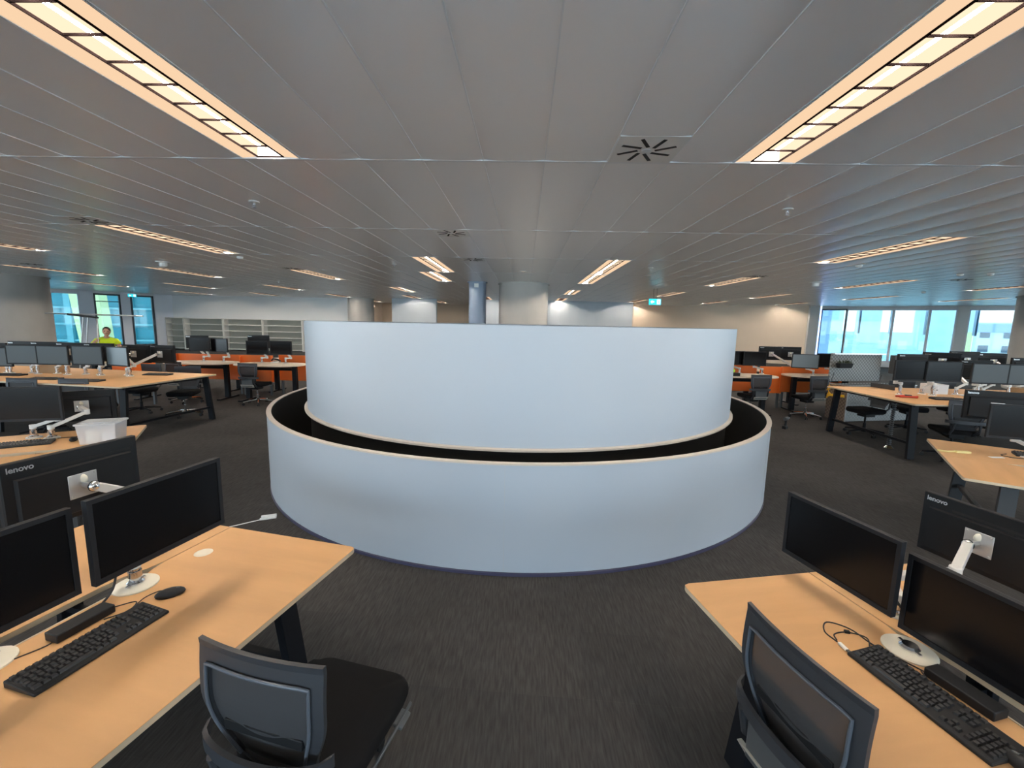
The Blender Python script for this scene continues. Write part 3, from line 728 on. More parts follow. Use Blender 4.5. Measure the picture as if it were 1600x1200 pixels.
def cable(pts, r, label, name='cable', m='cable', cat='cable'):
    P_ = [Vector(p) for p in pts]; P_ = [P_[0]*2-P_[1]]+P_+[P_[-1]*2-P_[-2]]; q = []
    for i in range(1, len(P_)-2):
        a, b, c, d = P_[i-1:i+3]
        for k in range(6):
            t = k/6; q.append(.5*((2*b)+(c-a)*t+(2*a-5*b+4*c-d)*t*t+(3*b-a-3*c+d)*t**3))
    q.append(P_[-2]); return tag(MB().tube(q, r, 8).build(name, m), label, cat)
z = DN+.003
cable([(1.52,1.50,z),(1.44,1.62,z),(1.41,1.72,z),(1.34,1.76,z),(1.29,1.70,z),(1.30,1.64,z)], .0028, 'thin looped cable past the end of the front right keyboard')
cable([(1.40,1.60,z),(1.44,1.67,z),(1.38,1.70,z),(1.32,1.685,z),(1.305,1.65,z)], .0026, 'second thin cable with a bead by the looped cable')
tag(MB().bar((1.37,1.70,z+.004), (1.39,1.695,z+.004), .014, .012).build('ferrite_bead', 'plastic', bevel=.003), 'small black bead on the cable of the front right desk', 'cable bead')
o = thing('cable_plug', 'white and silver plug at the end of the looped cable', 'plug', (1.30,1.63,z))
MB().bar((0,0,.004), (.003,-.040,.004), .014, .009).build('grip', 'white', o, bevel=.002); MB().bar((.003,-.040,.004), (.006,-.062,.004), .012, .006).build('tip', 'grey', o)
cable([(1.51,1.50,z),(1.47,1.40,z+.02),(1.52,1.30,z),(1.55,1.20,z),(1.62,1.10,z),(1.66,1.00,z)], .0024, 'thin cable between dock and keyboard on the front right desk')
cable([(-1.76,1.68,z),(-1.70,1.72,z),(-1.68,1.66,z),(-1.73,1.60,z)], .0024, 'thin cable loop by the front left docking box')
cable([(-1.86,1.50,z),(-1.80,1.46,z),(-1.86,1.36,z),(-1.90,1.28,z)], .0024, 'thin cable curling by the left edge monitor arm')
cable([(-1.62,1.79,z),(-1.66,1.80,z),(-1.68,1.74,z+.005),(-1.66,1.66,z+.01)], .0022, 'mouse cable at the far end of the front left keyboard')
cable([(-1.78,1.82,.90),(-1.84,1.80,.80),(-1.80,1.72,.70),(-1.84,1.66,.62)], .005, 'black cable hanging from the front left monitor')
cable([(1.56,1.85,.90),(1.60,1.80,.80),(1.66,1.76,.70),(1.68,1.72,.60)], .005, 'black cable hanging behind the front right monitors')
cable([(-1.93,1.25,DN-.02),(-1.86,1.55,DN-.05),(-1.83,1.75,DN-.02),(-1.85,1.9,DN-.05)], .010, 'bundle of black cables in the gap of the front left desk')
# front chairs
place('chairbig', chair_big, 'grey mesh office chair at the front left, turned away from the camera', (-.69, 1.385, 0), radians(-13))
o = place('chairbig', chair_big, 'grey mesh office chair pushed against the front right desk', (1.135, 1.29, 0), radians(-76))

# ================================================================ MIDDLE BENCHES
DM = .70
ML = bench('office_bench', 'beech double desk at left, with the translucent box on it', (-4.2, 4.6), rotz_of((.56,-.83)), 1.70, 3.2, DM, -1, legs=((.30, 2.8),), legm='legdark')
MR = bench('office_bench', 'beech double desk at right, with a yellow strip lying on its corner', (4.59, 4.93), rotz_of((-.556,-.83)), 1.62, 3.2, DM, 1, legs=((.30, 2.8),), legm='legdark')
near_mon((-4.688,3.878,1.058), .30, 'dark monitor facing the camera at the left edge, on the box desk')
near_mon((-4.72,4.42,.935), .60+pi, 'monitor turned away with a white arm, just left of the translucent box')
near_mon((4.743,4.148,1.066), -.30, 'dark blue monitor facing the camera at the right edge of the view')
near_mon((5.38,5.02,1.08), -.45+pi, 'monitor turned away behind the dark blue monitor at right edge')
arm((-4.60,3.98,DM), (-4.72,4.42,.94), yawv(.60+pi), 'white folded arm left of the translucent box', elbow=(-4.42,4.17,.93), disc=.06)
arm((-4.78,3.98,DM), (-4.688,3.878,1.04), yawv(.30), 'second white arm near the left edge on the box desk', disc=.06, elbow=(-4.6,4.05,.88))
arm((4.95,4.25,DM), (4.743,4.148,1.05), yawv(-.30), 'white arm behind the dark blue monitor at right', disc=.06)
arm((5.55,4.72,DM), (5.38,5.02,1.06), yawv(-.45+pi), 'white arm of the turned monitor at the right edge', disc=.06)
place('kb', make_keyboard, 'black keyboard on the box desk at the left edge', (-4.62, 3.72, DM), radians(34), 'black keyboards')
place('kb', make_keyboard, 'black keyboard at the right edge on the desk with the yellow strip', (5.10, 4.22, DM), radians(-34), 'black keyboards')
place('mouse', make_mouse, 'black mouse on the box desk at left', (-4.32, 3.92, DM), radians(40))
cable([(-4.6,3.95,DM+.003),(-4.4,4.05,DM+.003),(-4.25,4.1,DM+.003),(-4.15,4.0,DM+.003)], .004, 'thin dark cable on the box desk beside the white arm')
cable([(4.85,4.35,DM+.003),(4.75,4.3,DM+.003),(4.8,4.2,DM+.003),(5.0,4.2,DM+.003)], .004, 'brown cable on the desk with the yellow strip')
o = thing('storage_box', 'translucent white plastic box with a lid on the left desk', 'box', (-4.03, 3.93, DM), radians(22))
def taper(w0, d0, w1, d1, z0, z1):
    return [(-w0,-d0,z0),(w0,-d0,z0),(w0,d0,z0),(-w0,d0,z0),(-w1,-d1,z1),(w1,-d1,z1),(w1,d1,z1),(-w1,d1,z1)], [(0,3,2,1),(0,1,5,4),(1,2,6,5),(2,3,7,6),(3,0,4,7)]
MB().add(*taper(.135,.105,.15,.12,.0,.185)).build('tub', 'tub', o, 0, bevel=.006)
MB().prism(rrect(-.165,-.135,.165,.135,.03), .183, .197).box(-.12,-.09,.197,.12,.09,.205).build('lid', 'tub', o, bevel=.003)
MB().lathe([(.0001,0),(.055,0),(.055,.11),(.0001,.11)], 20, (-.06,-.02,.006)).build('tape_roll', 'cream', o); MB().box(.02,-.07,.006,.11,.06,.10).build('packet', 'paper', o, bevel=.004)
o = thing('tape_strip', 'pale yellow plastic strip on the corner of the right desk', 'strip', (4.36, 4.36, DM), radians(-6))
MB().tube([(-.14,.03,.008),(-.08,-.01,.01),(0,.0,.012),(.10,-.01,.012)], .010, 8).box(.0,-.02,0,.13,.02,.02).build('strip', 'paleyellow', o, bevel=.003)
tag(MB().box(-.06,-.02,0,.06,.02,.004).build('paper_slip', 'paper', loc=(4.62,4.22,DM)), 'small white slip beside the yellow strip on the right desk', 'paper')

# ================================================================ FAR BENCHES (left and right of the drum)
DF = .855
TL = bench('office_bench', 'long beech double table with splayed black legs, left of the drum', (-5.95, 6.14), rotz_of((.13,.99)), 1.72, 5.2, DF, 1, slot=False, legs=((.12, 2.5, 4.9),))
TR = bench('office_bench', 'long beech double table with splayed black legs, right of the drum', (5.68, 6.36), rotz_of((.0,1.0)), 1.86, 5.2, DF, -1, slot=False, legs=((.12, 2.5, 4.9),))
place('kb', make_keyboard, 'keyboard on the left long table before the bright pale monitor', (-6.95, 6.62, DF), radians(6), 'black keyboards')
place('kb', make_keyboard, 'keyboard on the left long table before the dark blue-grey monitor', (-7.75, 6.72, DF), radians(6), 'black keyboards')
place('kb', make_keyboard, 'keyboard on the left long table beside the cardboard box', (-8.75, 7.05, DF), radians(6), 'black keyboards')
place('kb', make_keyboard, 'keyboard on the far half of the left long table near its end', (-6.60, 7.55, DF), radians(4), 'black keyboards')
place('kb', make_keyboard, 'keyboard on the right long table near its front corner', (6.62, 6.86, DF), radians(-6), 'black keyboards')
place('kb', make_keyboard, 'keyboard on the right long table towards the right edge', (7.75, 6.95, DF), radians(-4), 'black keyboards')
nl = ['leftmost, cut by the view edge', 'second from the left', 'third from the left', 'fourth from the left, dark blue-grey', 'fifth, bright pale blue']
for (x, zc, yw), lb in zip([(-9.05,1.16,.10),(-8.56,1.21,.06),(-8.03,1.21,.04),(-7.42,1.22,.0),(-6.90,1.215,-.28)], nl):
    place('monitorlit' if 'pale' in lb else 'monitorreflect', make_monitor_light if 'pale' in lb else make_monitor_reflect, 'monitor facing camera on left long table, '+lb, (x, 7.12, zc), yw, 'wide black monitors')
    arm((x+.02, 7.30, DF), (x, 7.14, zc-.02), yawv(yw), 'white stand arm, left table front row, '+lb, 'monitor arms left table', hgt=.16)
nb = ['leftmost of its row', 'second of its row', 'third of its row', 'fourth of its row', 'fifth of its row', 'sixth, white arm', 'nearest the drum, white arm']
for i, ((x, zc, yw), lb) in enumerate(zip([(-9.72,1.2,.05),(-9.14,1.24,-.05),(-8.68,1.24,.06),(-8.22,1.235,0),(-7.70,1.235,.03),(-7.16,1.21,-.05),(-6.66,1.215,-.18)], nb)):
    near_mon((x, 7.62 if i < 5 else 7.78, zc), yw+pi, 'turned monitor, far half of left table, '+lb)
    hx = x-.38 if i >= 5 else x-.1
    arm((hx, 7.42, DF), (x, 7.60 if i < 5 else 7.755, zc), yawv(yw+pi), 'white arm of turned monitor on left table, '+lb, 'monitor arms left table', elbow=(hx+.12, 7.36, DF+.16))
nr = ['first from the drum', 'second from the drum', 'third from the drum, greyish', 'fourth, cut by the view edge']
for (x, zc, yw), lb in zip([(6.19,1.28,.10),(6.72,1.275,-.04),(7.44,1.255,-.08),(7.93,1.25,.02)], nr):
    place('monitorreflect' if x > 7 else 'monitor', make_monitor, 'monitor facing the camera on the right long table, '+lb, (x, 7.10, zc), yw, 'wide black monitors')
    arm((x+.04, 7.28, DF), (x, 7.12, zc-.02), yawv(yw), 'silver stand arm under the right table monitor that is '+lb, 'monitor arms right table', hgt=.18)
for (x, y, zc, yw, rx), lb in zip([(6.86,7.86,1.34,.05,0),(7.42,7.95,1.38,-.30,.25),(7.86,7.98,1.40,.05,0),(8.34,8.0,1.38,-.02,0),(7.72,7.62,1.27,.0,0),(8.72,7.75,1.32,-.05,0)],
        ['leftmost', 'tilted upward', 'third, high, bluish', 'fourth, high', 'lower, above the silver arms', 'at the view edge']):
    place('monitor', make_monitor, 'monitor turned away on the far half of the right table, '+lb, (x, y, zc), yw+pi, 'wide black monitors', rx=-rx)
    arm((x-.12, 7.45, DF), (x, y-.02, zc), yawv(yw+pi), 'silver arm of turned monitor on right table, '+lb, 'monitor arms right table', elbow=(x-.02, 7.40, DF+.2))
for x, y, w_, h_, lb, mm in [(-8.55,7.55,.40,.19,'brown cardboard box behind the left table monitors','card'), (8.40,7.25,.62,.16,'flat tan cardboard box on the right table at the view edge','card'), (7.05,7.58,.26,.16,'small white box behind the right table monitors','paper')]:
    o = thing('cardboard_box', lb, 'box', (x, y, DF)); MB().box(-w_/2,-.12,0,w_/2,.12,h_).build('carton', mm, o, 0); MB().box(-w_/2-.001,-.001,h_-.0005,w_/2+.001,.001,h_+.002).build('flap_seam', 'cream', o, 0)
o = thing('paper_cup', 'white cup with a dark mark standing on the right table', 'cup', (6.95, 7.45, DF)); MB().lathe([(.0001,0),(.032,0),(.045,.13),(.042,.13),(.03,.005)], 24).build('cup', 'paper', o); MB().lathe([(.0365,.05),(.0405,.085)], 10, a0=-1.9, a1=-1.2).build('printed_mark', 'plastic', o)
o = thing('ratchet_strap', 'red and orange strap bundle on the right table front edge', 'strap', (6.12, 7.0, DF), radians(-14))
MB().tube([(-.15,0,.012),(-.05,.03,.02),(.05,-.02,.015),(.14,.01,.02)], .016, 8).tube([(-.12,-.03,.012),(0,-.035,.02),(.12,-.03,.014)], .014, 8).build('strap', 'red', o); MB().box(-.03,-.02,.02,.05,.02,.045).build('buckle', 'grey', o, bevel=.003)
for x, y, a, lb in [(6.9,6.75,.1,'white papers before the right table monitors'), (7.5,7.30,-.1,'white paper stack behind the middle monitors of the right table')]:
    tag(MB().box(-.2,-.13,0,.2,.13,.012).build('paper_stack', 'paper', loc=(x, y, DF)), lb, 'papers')
def make_spine():
    o = empty('cable_spine'); o['category'] = 'cable spine'
    b = MB()
    for i in range(22): b.lathe([(.018,0),(.030,.006),(.030,.018),(.018,.024)], 14, (0,0,.06+i*.033))
    b.build('segments', 'grey', o); MB().lathe([(.0001,0),(.07,0),(.07,.012),(.03,.05),(.0001,.05)], 20).build('foot', 'chrome', o)
    MB().tube([(0,0,.04),(0,0,.80)], .016, 8).build('core', 'plastic', o); return o
place('spine', make_spine, 'ribbed vertical cable spine under the right long table', (5.98, 7.05, 0))
# chairs round the long tables
def ch(key, mk, x, y, deg, label): return place(key, mk, label, (x, y, 0), radians(deg))
ch('chairdark', chair_dark, -7.60, 6.52, 4, 'dark chair tucked at the near side of the left table, nearer the view edge')
ch('chairdark', chair_dark, -6.88, 6.60, 4, 'dark chair tucked at the near side of the left table, nearer its end')
ch('chair', make_chair, -6.55, 8.05, 200, 'black chair with chrome base at the far side of the left table')
ch('chairdark', chair_dark, -7.6, 8.25, 175, 'dark chair at the far side of the left table, behind its middle leg')
ch('chairdark', chair_dark, 6.28, 7.98, 100, 'dark chair half under the far side of the right table by the splayed leg')
ch('chairdark', chair_dark, 6.44, 6.52, -20, 'large dark grey chair pushed under the near side of the right table')
ch('chairdark', chair_dark, 7.35, 8.35, 170, 'dark chair behind the right table between chest and monitors')
ch('chairdark', chair_dark, 8.2, 8.3, 185, 'dark chair behind the right table near the view edge')
ch('chairdark', chair_dark, 7.0, 5.4, 60, 'dark chair half hidden behind the dark blue monitor at right')
ch('chairdark', chair_dark, -5.3, 4.75, 150, 'dark chair half hidden behind the left edge monitor')

# ================================================================ ORANGE WORKSTATIONS
def make_round_table():
    o = empty('pedestal_desk'); o['category'] = 'desk'
    L, W = .80, .43; P_ = []
    for i in range(48):
        t = 2*pi*i/48; c, s = cos(t), sin(t); e = .62
        P_.append((L*abs(c)**e*(1 if c > 0 else -1), W*abs(s)**.8*(1 if s > 0 else -1)))
    MB().prism(P_, DF-.025, DF).build('worktop', 'pale', o, 30)
    for s in (-1, 1):
        t = MB().box(s*.56-.05,-.045,.03,s*.56+.05,.045,DF-.06).build('leg', 'blackm', o, 0, bevel=.008)
        MB().box(s*.56-.04,-.36,0,s*.56+.04,.36,.03).build('foot', 'blackm', t, 0, bevel=.006)
    MB().box(-.6,-.05,DF-.07,.6,.05,DF-.025).build('beam', 'blackm', o, 0)
    MB().box(-.45,.06,DF-.16,.45,.22,DF-.10).build('cable_tray', 'blackm', o, 0)
    return o
place('rt', make_round_table, 'round-ended pale desk farther from the drum in the left orange bay', (-7.62, 9.98, 0), radians(2), 'pale round-ended desks')
place('rt', make_round_table, 'round-ended pale desk nearest the drum in the left orange bay', (-5.92, 9.90, 0), radians(0), 'pale round-ended desks')
place('rt', make_round_table, 'round-ended pale desk nearest the drum in the right orange bay', (4.85, 9.85, 0), radians(-2), 'pale round-ended desks')
place('rt', make_round_table, 'round-ended pale desk farther from the drum in the right orange bay', (6.82, 10.12, 0), radians(-3), 'pale round-ended desks')
place('rt', make_round_table, 'pale desk behind the left long table beside the orange end panel', (-9.40, 9.75, 0), radians(4), 'pale round-ended desks')
place('rt', make_round_table, 'pale desk on the far side of the left orange screens, nearer the drum', (-6.02, 11.25, 0), radians(0), 'pale round-ended desks')
place('rt', make_round_table, 'pale desk on the far side of the left orange screens, farther from the drum', (-8.2, 11.27, 0), 0, 'pale round-ended desks')
place('rt', make_round_table, 'pale desk on the far side of the right orange screens', (6.3, 11.25, 0), radians(0), 'pale round-ended desks')
def orange_panel(x0, x1, y, z0, z1, label, wings=(), rz=0):
    o = thing('privacy_panel', label, 'desk screen', (x0, y, 0), rz, 'orange desk screens'); L = x1-x0
    MB().box(0,-.015,z0,L,.015,z1).build('panel', 'orange', o, 0, bevel=.003)
    for wx, wl, wz0, wz1 in wings: MB().box(wx-.015, -wl, wz0, wx+.015, -.015, wz1).build('wing', 'orange', o, 0, bevel=.003)
    MB().box(.05,-.03,0,.09,.03,z0).build('support', 'grey', o, 0); MB().box(L-.09,-.03,0,L-.05,.03,z0).build('support', 'grey', o, 0)
    return o
orange_panel(-8.75, -7.05, 10.62, .36, .99, 'orange screen behind the desk farther from the drum, left bay', [(.02,.18,.36,.99)])
orange_panel(-7.02, -6.22, 10.50, .34, 1.00, 'orange screen joining the two desks of the left bay', [(.02,.10,.34,.97),(.78,.08,.34,1.0)])
orange_panel(-6.18, -4.75, 10.70, .36, 1.00, 'orange screen behind the desk nearest the drum, left bay', [(1.41,.5,.36,.98)])
orange_panel(4.35, 5.62, 10.60, .38, 1.02, 'orange screen behind the desk nearest the drum, right bay', [(.4,.18,.38,1.0)])
orange_panel(5.66, 6.20, 10.52, .36, 1.0, 'orange screen joining the two desks of the right bay', [(.50,.05,.36,1.0)])
orange_panel(6.22, 7.75, 10.62, .38, 1.0, 'orange screen behind the desk beside the metal chest', [(1.4,.10,.6,1.0)])
o = orange_panel(-8.90, -7.95, 9.05, .50, .93, 'orange end panel rising behind the left long table', [(.93,.5,.5,.93)])
for (x, zc, yw, back), lb in zip([(-8.44,1.24,.15,1),(-7.86,1.25,-.05,0),(-7.37,1.24,-.30,0),(-6.83,1.28,.05,1),(-6.44,1.20,.0,0),(-5.86,1.21,-.02,0),(-5.28,1.26,.05,1)],
      ['first from the left, black rear','second, screen side','third, screen side angled','fourth, black rear','fifth, screen side','sixth, bluish screen','last by the drum, black rear']):
    near_mon((x, 10.25 if not back else 10.95, zc if not back else zc+.03), yw+(pi if back else 0), 'monitor of the left orange bay, '+lb)
    arm((x+.16, 10.15 if not back else 10.9, DF), (x, 10.28 if not back else 10.92, zc-.03), yawv(yw+(pi if back else 0)), 'angled white arm, left orange bay, for monitor '+lb, 'monitor arms orange bays', elbow=(x+.26, 10.2 if not back else 10.8, DF+.12))
for (x, y, zc, yw, back), lb in zip([(4.88,10.3,1.20,.1,0),(5.37,10.25,1.20,.05,0),(6.06,10.9,1.30,.0,1),(6.56,10.95,1.30,-.1,1),(6.50,10.2,1.17,-.35,0),(7.08,10.3,1.19,.1,0)],
      ['first by the drum','second by the drum, very dark','third, black rear with long arm','fourth, black rear','fifth, bright pale screen','last by the chest']):
    place('monitorlit' if 'pale' in lb else 'monitor', make_monitor_light if 'pale' in lb else make_monitor, 'monitor of the right orange bay, '+lb, (x, y, zc), yw+(pi if back else 0), 'wide black monitors')
    arm((x+(.55 if 'long' in lb else .14), y-.1, DF), (x, y+(.03 if not back else -.03), zc-.02), yawv(yw+(pi if back else 0)), 'angled white arm, right orange bay, for monitor '+lb, 'monitor arms orange bays', elbow=(x+.40, y-.15, DF+.2) if 'long' in lb else None)
ch('chair', make_chair, -7.55, 9.38, -12, 'black chair with chrome base in the left orange bay, farther from the drum')
ch('chair', make_chair, -5.95, 9.38, -3, 'black chair seen from behind in the left orange bay, nearest the drum')
ch('chair', make_chair, -7.35, 12.0, 170, 'black chair behind the left orange screens, between the monitors')
ch('chair', make_chair, 4.95, 9.42, 4, 'black chair seen from behind in the right orange bay, nearest the drum')
ch('chair', make_chair, 6.12, 9.42, 10, 'black chair with chrome base beside the metal chest')
o = thing('desk_phone', 'black handset desk phone in the left orange bay', 'phone', (-5.95, 10.15, DF), .2)
MB().box(-.09,-.09,0,.09,.09,.03).build('base', 'white', o, bevel=.006); MB().tube([(-.09,0,.05),(-.05,0,.10),(.05,0,.08),(.11,0,.04)], .02, 10).build('handset', 'plastic', o)
tag(MB().ball((0,0,.06), .08, 8, (1.4,1,.8)).ball((.09,.02,.10), .05, 8).ball((-.09,0,.07), .06, 8).build('hi_vis_vest', 'green', loc=(4.55,9.72,DF)), 'crumpled lime green hi-vis vest on the right orange bay desk', 'vest')
tag(MB().box(-.14,-.06,0,.14,.06,.07).build('desk_tray', 'plastic', loc=(4.58,9.60,DF), bevel=.004), 'black tray in front of the lime vest', 'tray')

# ================================================================ CHEST, DRILL, CASE
o = thing('tool_chest', 'open silver tread-plate tool chest behind the right long table', 'tool chest', (6.66, 9.00, 0), radians(12))
MB().box(0,.0,.02,.012,.46,.76).build('end_panel', 'brown_tread', o, 0)
MB().box(.012,0,.02,1.72,.012,.76).build('front_panel', 'tread', o, 0)
MB().box(1.71,.012,.02,1.72,.46,.76).box(.012,.448,.02,1.71,.46,.76).box(.012,.012,.02,1.71,.448,.03).build('carcass', 'tread', o, 0)
MB().box(-.004,-.006,.755,1.724,.012,.775).box(-.004,.0,.755,.014,.47,.775).box(-.004,-.006,.0,.02,.01,.775).build('corner_trim', 'silver', o, 0)
l = MB().box(.0,.46,.80,1.30,.49,1.40).build('lid', 'tread', o, 0, bevel=.004); MB().box(.0,.38,1.385,1.30,.49,1.41).build('lid_lip', 'silver', l, 0)
MB().tube([(.04,.45,.78),(.05,.40,1.0)], .008, 6).build('stay', 'grey', o); MB().tube([(1.28,.45,.78),(1.28,.40,.95)], .008, 6).build('stay', 'grey', o)
MB().lathe([(.0001,-.012),(.05,-.012),(.05,0)], 18, (.9,-.001,.45)).build('handle', 'black', o)
o = thing('planter_tray', 'long black tray holding small dark plants on the chest lid', 'planter', (6.82, 9.40, 1.10), radians(12))
MB().add(*taper(.15,.035,.17,.05,0,.10)).build('trough', 'plastic', o, 0)
b = MB()
for i in range(46):
    x = random.uniform(-.15,.15); y = random.uniform(-.03,.03); h_ = random.uniform(.05,.14); a = random.uniform(-.03,.03)
    b.add([(x-.008,y,.06),(x+.008,y,.06),(x+a+.004,y+random.uniform(-.02,.02),.09+h_)], [(0,1,2)]).ball((x,y,.09+h_*.4), .011, 4)
b.build('plants', 'leaf', o)
o = thing('hanging_strap', 'yellow looped strap hanging on the corner of the chest', 'strap', (6.50, 9.36, .48))
MB().tube([(0,0,.0),(.05,-.01,.06),(0,0,.13),(-.04,0,.07)], .028, 8, closed=True).tube([(0,0,.15),(.04,-.01,.20),(0,0,.26),(-.04,0,.20)], .026, 8, closed=True).build('loop', 'yellow', o)
MB().bar((.0,.0,.05), (.10,-.36,.07), .02, .05).build('strap_tail', 'yellow', o)
o = thing('control_box', 'grey metal control box on a post right of the chest lid', 'control box', (8.15, 9.62, 0))
MB().box(-.02,-.02,0,.02,.02,1.0).build('post', 'grey', o, 0); MB().box(-.17,-.07,.98,.17,.07,1.38).build('housing', 'grey', o, bevel=.008)
b = MB()
for i in range(3):
    for j in range(2): b.box(-.02+j*.08,-.078,1.06+i*.10,.03+j*.08,-.07,1.12+i*.10)
b.build('button', 'silver', o, 0)
o = thing('cordless_drill', 'small black cordless drill standing on the carpet right of the drum', 'drill', (5.03, 8.27, 0), .6)
MB().box(-.05,-.035,0,.05,.035,.06).build('battery', 'plastic', o, bevel=.008); MB().tube([(0,0,.06),(.01,0,.12),(0,0,.17)], [.024,.020,.024], 10).build('handle', 'plastic', o)
MB().tube([(-.05,0,.20),(.05,0,.20),(.09,0,.20)], [.034,.034,.018], 14).build('motor_body', 'grey', o); MB().tube([(.09,0,.20),(.13,0,.20)], .010, 8).build('chuck', 'chrome', o)
o = thing('cable_plug', 'white plug strip lying on the carpet at the left foot of the drum', 'plug', (-2.42, 3.86, 0), radians(25))
MB().box(-.07,-.02,.0,.07,.005,.018).box(-.06,.01,.0,.07,.03,.03).build('body', 'white', o, bevel=.003); MB().tube([(-.07,-.01,.004),(-.25,-.06,.004),(-.40,-.10,.004)], .004, 6).build('cord', 'white', o)
o = thing('laptop_case', 'black case on the carpet under the right middle desk', 'case', (4.35, 3.75, 0), radians(-30)); MB().prism(rrect(-.30,-.20,.30,.20,.04), .0, .09).build('shell', 'plastic', o, bevel=.01); MB().tube([(-.08,-.20,.05),(-.07,-.25,.05),(.07,-.25,.05),(.08,-.20,.05)], .01, 6).build('handle', 'grey', o)
tag(MB().tube([(-.13,0,.02),(0,.05,.04),(.14,.02,.02)], .02, 8).build('cloth_bundle', 'cream', loc=(4.15,4.1,0)), 'pale cloth scrap on the carpet beside the right middle desk leg', 'cloth')

# ================================================================ BOOKSHELVES
def shelf_unit(x0, x1, label):
    o = thing('shelving_unit', label, 'bookcase', (x0, 25.0, 0), radians(-.8), 'white open shelving units'); L = x1-x0-.02
    MB().box(0,0,0,.04,.42,1.86).build('side_panel', 'white', o, 0); MB().box(L-.04,0,0,L,.42,1.86).build('side_panel', 'white', o, 0)
    MB().box(0,0,1.82,L,.42,1.86).build('top_panel', 'white', o, 0)
    for z in (.06, .42, .76, 1.12, 1.47): MB().box(.04,.02,z,L-.04,.42,z+.03).build('shelf', 'white', o, 0)
    MB().box(.04,.40,.06,L-.04,.415,1.83).build('back_panel', 'shelf_back', o, 0)
for x0, x1, lb in [(-21.1,-20.0,'narrow white shelving unit at the left end by the window'), (-20.0,-17.65,'wide white shelving unit, second from the window'),
                   (-17.65,-15.3,'wide white shelving unit, third from the window'), (-15.3,-12.95,'wide white shelving unit, fourth from the window, cut by the drum')]:
    shelf_unit(x0, x1, lb)

# ================================================================ SIGNS AND RAIL
def exit_sign(x, y, z, w_, h_, label, rz=0):
    o = thing('exit_sign', label, 'exit sign', (x, y, z), rz)
    MB().box(-w_/2,0,0,w_/2,.03,h_).build('panel', 'teal', o, 0); MB().box(-.15*w_,.01,h_,-.13*w_,.02,CE-z).box(.13*w_,.01,h_,.15*w_,.02,CE-z).build('hanger', 'grey', o, 0)
    b = MB(); s = h_; cx = -w_*.22                       # arrow to the left
    b.add([(cx-.34*s,-.002,.5*s),(cx-.02*s,-.002,.80*s),(cx-.02*s,-.002,.62*s),(cx+.30*s,-.002,.62*s),(cx+.30*s,-.002,.38*s),(cx-.02*s,-.002,.38*s),(cx-.02*s,-.002,.20*s)], [(0,1,2,5,6),(2,3,4,5)])
    b.build('arrow', 'signw', o, 0)
    d = MB(); dx = w_*.30
    d.add([(dx-.28*s,-.0015,.12*s),(dx+.28*s,-.0015,.12*s),(dx+.28*s,-.0015,.9*s),(dx-.28*s,-.0015,.9*s)], [(0,1,2,3)]); d.build('doorway', 'signw', o, 0)
    p = MB()                                             # running figure
    for a, c, r in (((-.05,.62),(.02,.40),.07), ((.02,.40),(-.12,.20),.05), ((.02,.40),(.14,.22),.05), ((-.04,.58),(.14,.50),.04), ((-.05,.6),(-.16,.45),.04)):
        p.bar((dx+a[0]*s,-.004,a[1]*s), (dx+c[0]*s,-.004,c[1]*s), r*s*1.4, .002, up=(0,1,0)); 
    p.ball((dx-.08*s,-.004,.74*s), .07*s, 6, (1,.2,1)); p.build('running_figure', 'teal', o, 0)
exit_sign(4.36, 15.0, 2.62, .40, .20, 'green exit sign with left arrow and running figure hanging over the right side')
exit_sign(-20.2, 22.0, 2.86, .34, .15, 'small green exit sign hanging by the left windows', .5)
o = thing('access_tower', 'aluminium frame with a level rail standing by the left windows', 'access tower', (-13.2, 13.6, 0))
RY = 0.0
MB().tube([(-2.2,0,1.93),(1.0,0,1.90)], .022, 8).build('guard_rail', 'silver', o)
for x, a in ((-.95,-.35), (-.80,-.30)): MB().tube([(x,0,1.92),(x+a,0,0)], .018, 8).build('post', 'silver', o)
MB().tube([(-1.12,0,1.0),(-.92,0,1.0)], .012, 8).build('brace', 'silver', o)

# ================================================================ THE PERSON
def skin_mesh(name, nodes, edges, m, parent=None, levels=2):
    me = bpy.data.meshes.new(name); me.from_pydata([n[0] for n in nodes], edges, []); me.update()
    o = bpy.data.objects.new(name, me); COL.objects.link(o); me.materials.append(M[m])
    s = o.modifiers.new('skin', 'SKIN'); s.use_smooth_shade = True
    sub = o.modifiers.new('sub', 'SUBSURF'); sub.levels = sub.render_levels = levels
    for i, n in enumerate(nodes):
        r = n[1]; v = me.skin_vertices[0].data[i]; v.radius = r if isinstance(r, tuple) else (r, r); v.use_root = (i == 0)
    if parent: o.parent = parent
    return o
def ensure_skin(name, *a, **k): return skin_mesh(name, *a, **k)
pr = thing('person', 'person in a yellow hi-vis shirt holding up a window cleaning pole', 'person', (-10.42, 10.5, 0), radians(40))
# local: x right, -y towards camera; body bent slightly over
B = [((0,0,.90),(.14,.10)), ((0,.0,1.02),(.135,.10)), ((0,-.02,1.18),(.155,.11)), ((.01,-.04,1.25),(.13,.085)), ((.02,-.06,1.36),(.052,.052)), ((.03,-.085,1.43),(.052,.055)),   # 0-5 spine, neck
     ((.18,-.03,1.265),.048), ((.27,-.10,1.12),.043), ((.06,-.27,1.06),.035), ((-.08,-.285,1.08),.028),                       # 6-9 left arm of view right
     ((-.16,-.04,1.265),.048), ((-.29,-.14,1.10),.043), ((-.20,-.25,1.23),.035), ((-.155,-.275,1.30),.028),                  # 10-13
     ((.09,0,.84),.085), ((.11,-.02,.48),.058), ((.11,.02,.10),.042), ((.12,-.12,.05),.036),                              # 14-17
     ((-.09,0,.84),.085), ((-.11,-.02,.48),.058), ((-.11,.02,.10),.042), ((-.12,-.12,.05),.036)]
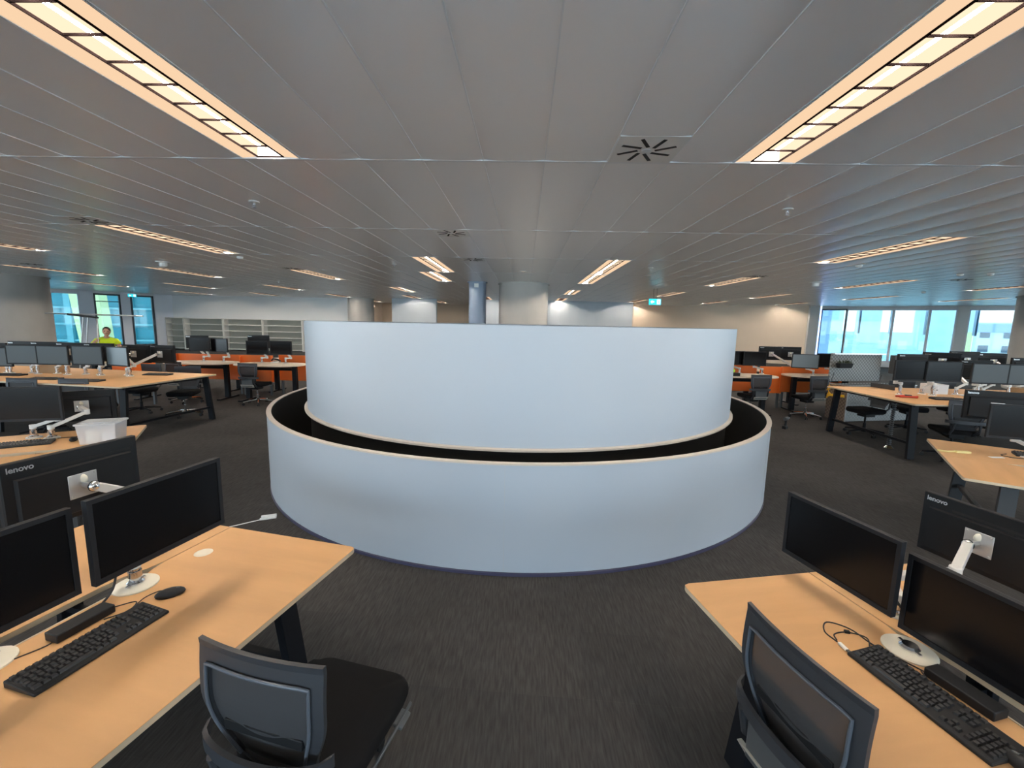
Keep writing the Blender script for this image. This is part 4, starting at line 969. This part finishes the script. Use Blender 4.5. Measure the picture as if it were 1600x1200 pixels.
Ed = [(0,1),(1,2),(2,3),(3,4),(4,5),(3,6),(6,7),(7,8),(8,9),(3,10),(10,11),(11,12),(12,13),(0,14),(14,15),(15,16),(16,17),(0,18),(18,19),(19,20),(20,21)]
skin_mesh('body', B, Ed, 'skin', pr)
h = MB(); h.ball((.035,-.10,1.505), .082, 14, (.88,1.0,1.28))
h.ball((.035,-.185,1.485), .016, 8, (1,1.2,1.6)).ball((-.037,-.09,1.50), .018, 6, (.5,1,1.5)).ball((.107,-.09,1.50), .018, 6, (.5,1,1.5)).ball((.035,-.165,1.43), .03, 8, (1,.6,.7))
h.build('head', 'skin', pr)
MB().ball((.005,-.175,1.515), .010, 6).ball((.065,-.175,1.515), .010, 6).bar((.012,-.182,1.452), (.058,-.182,1.452), .006, .006).build('facial_features', 'hair', pr)
MB().ball((.037,-.082,1.535), .086, 14, (.92,1.02,1.02)).build('hair', 'hair', pr)
S_ = [((0,0,.93),(.155,.115)), ((0,.0,1.04),(.155,.115)), ((0,-.02,1.18),(.175,.125)), ((.01,-.04,1.275),(.165,.115)), ((.02,-.055,1.365),(.085,.08)),
      ((.19,-.03,1.275),.068), ((.255,-.07,1.17),.060), ((-.17,-.04,1.275),.068), ((-.255,-.10,1.16),.060)]
skin_mesh('shirt', S_, [(0,1),(1,2),(2,3),(3,4),(3,5),(5,6),(3,7),(7,8)], 'hivis', pr)
T_ = [((0,0,.92),(.15,.115)), ((.09,0,.82),.10), ((.11,-.02,.48),.075), ((.11,.02,.12),.065), ((-.09,0,.82),.10), ((-.11,-.02,.48),.075), ((-.11,.02,.12),.065)]
skin_mesh('trousers', T_, [(0,1),(1,2),(2,3),(0,4),(4,5),(5,6)], 'trouser', pr)
for s in (-1, 1): MB().ball((s*.115,-.05,.045), .05, 8, (1,2.4,.9)).build('shoe', 'plastic', pr)
PB = Vector((-.13,-.30,.90)); PT = Vector((-.09,-.26,1.84)); pd = (PT-PB)
def hand(c, side, name='hand'):
    b = MB(); c = Vector(c); b.ball(tuple(c), .034, 8, (.7,1,1.2))
    ax = pd.normalized(); e1 = Vector((1,0,0)).cross(ax).normalized(); e2 = ax.cross(e1)
    for i, L in enumerate((.9,1.0,.95,.8)):
        o_ = PB + ax*((c-PB).dot(ax)+.030-.020*i); pts = []
        for q in range(6):
            t = side*(.3+q*.85*L); pts.append(o_ + (e1*cos(t)+e2*sin(t))*.024)
        b.tube(pts, .0085, 6)
    o_ = PB + ax*((c-PB).dot(ax)+.04); b.tube([c+Vector((0,0,.01)), o_-e1*.02+e2*.02*side, o_+ax*.02-e1*.022], .010, 6)
    b.build(name, 'skin', pr)
hand(PB+pd*.42+Vector((-.030*1,.012,0)), -1); hand(PB+pd*.19+Vector((.03,.012,0)), 1)
pole = thing('window_squeegee', 'long pole with a wide black squeegee head held by the person', 'squeegee', (-10.42, 10.5, 0), radians(40))
MB().tube([tuple(PB), tuple(PT)], .012, 10).build('pole', 'white', pole)
MB().bar((-.60,-.25,1.91), (-.06,-.27,1.84), .04, .045).build('head', 'plastic', pole, bevel=.008)
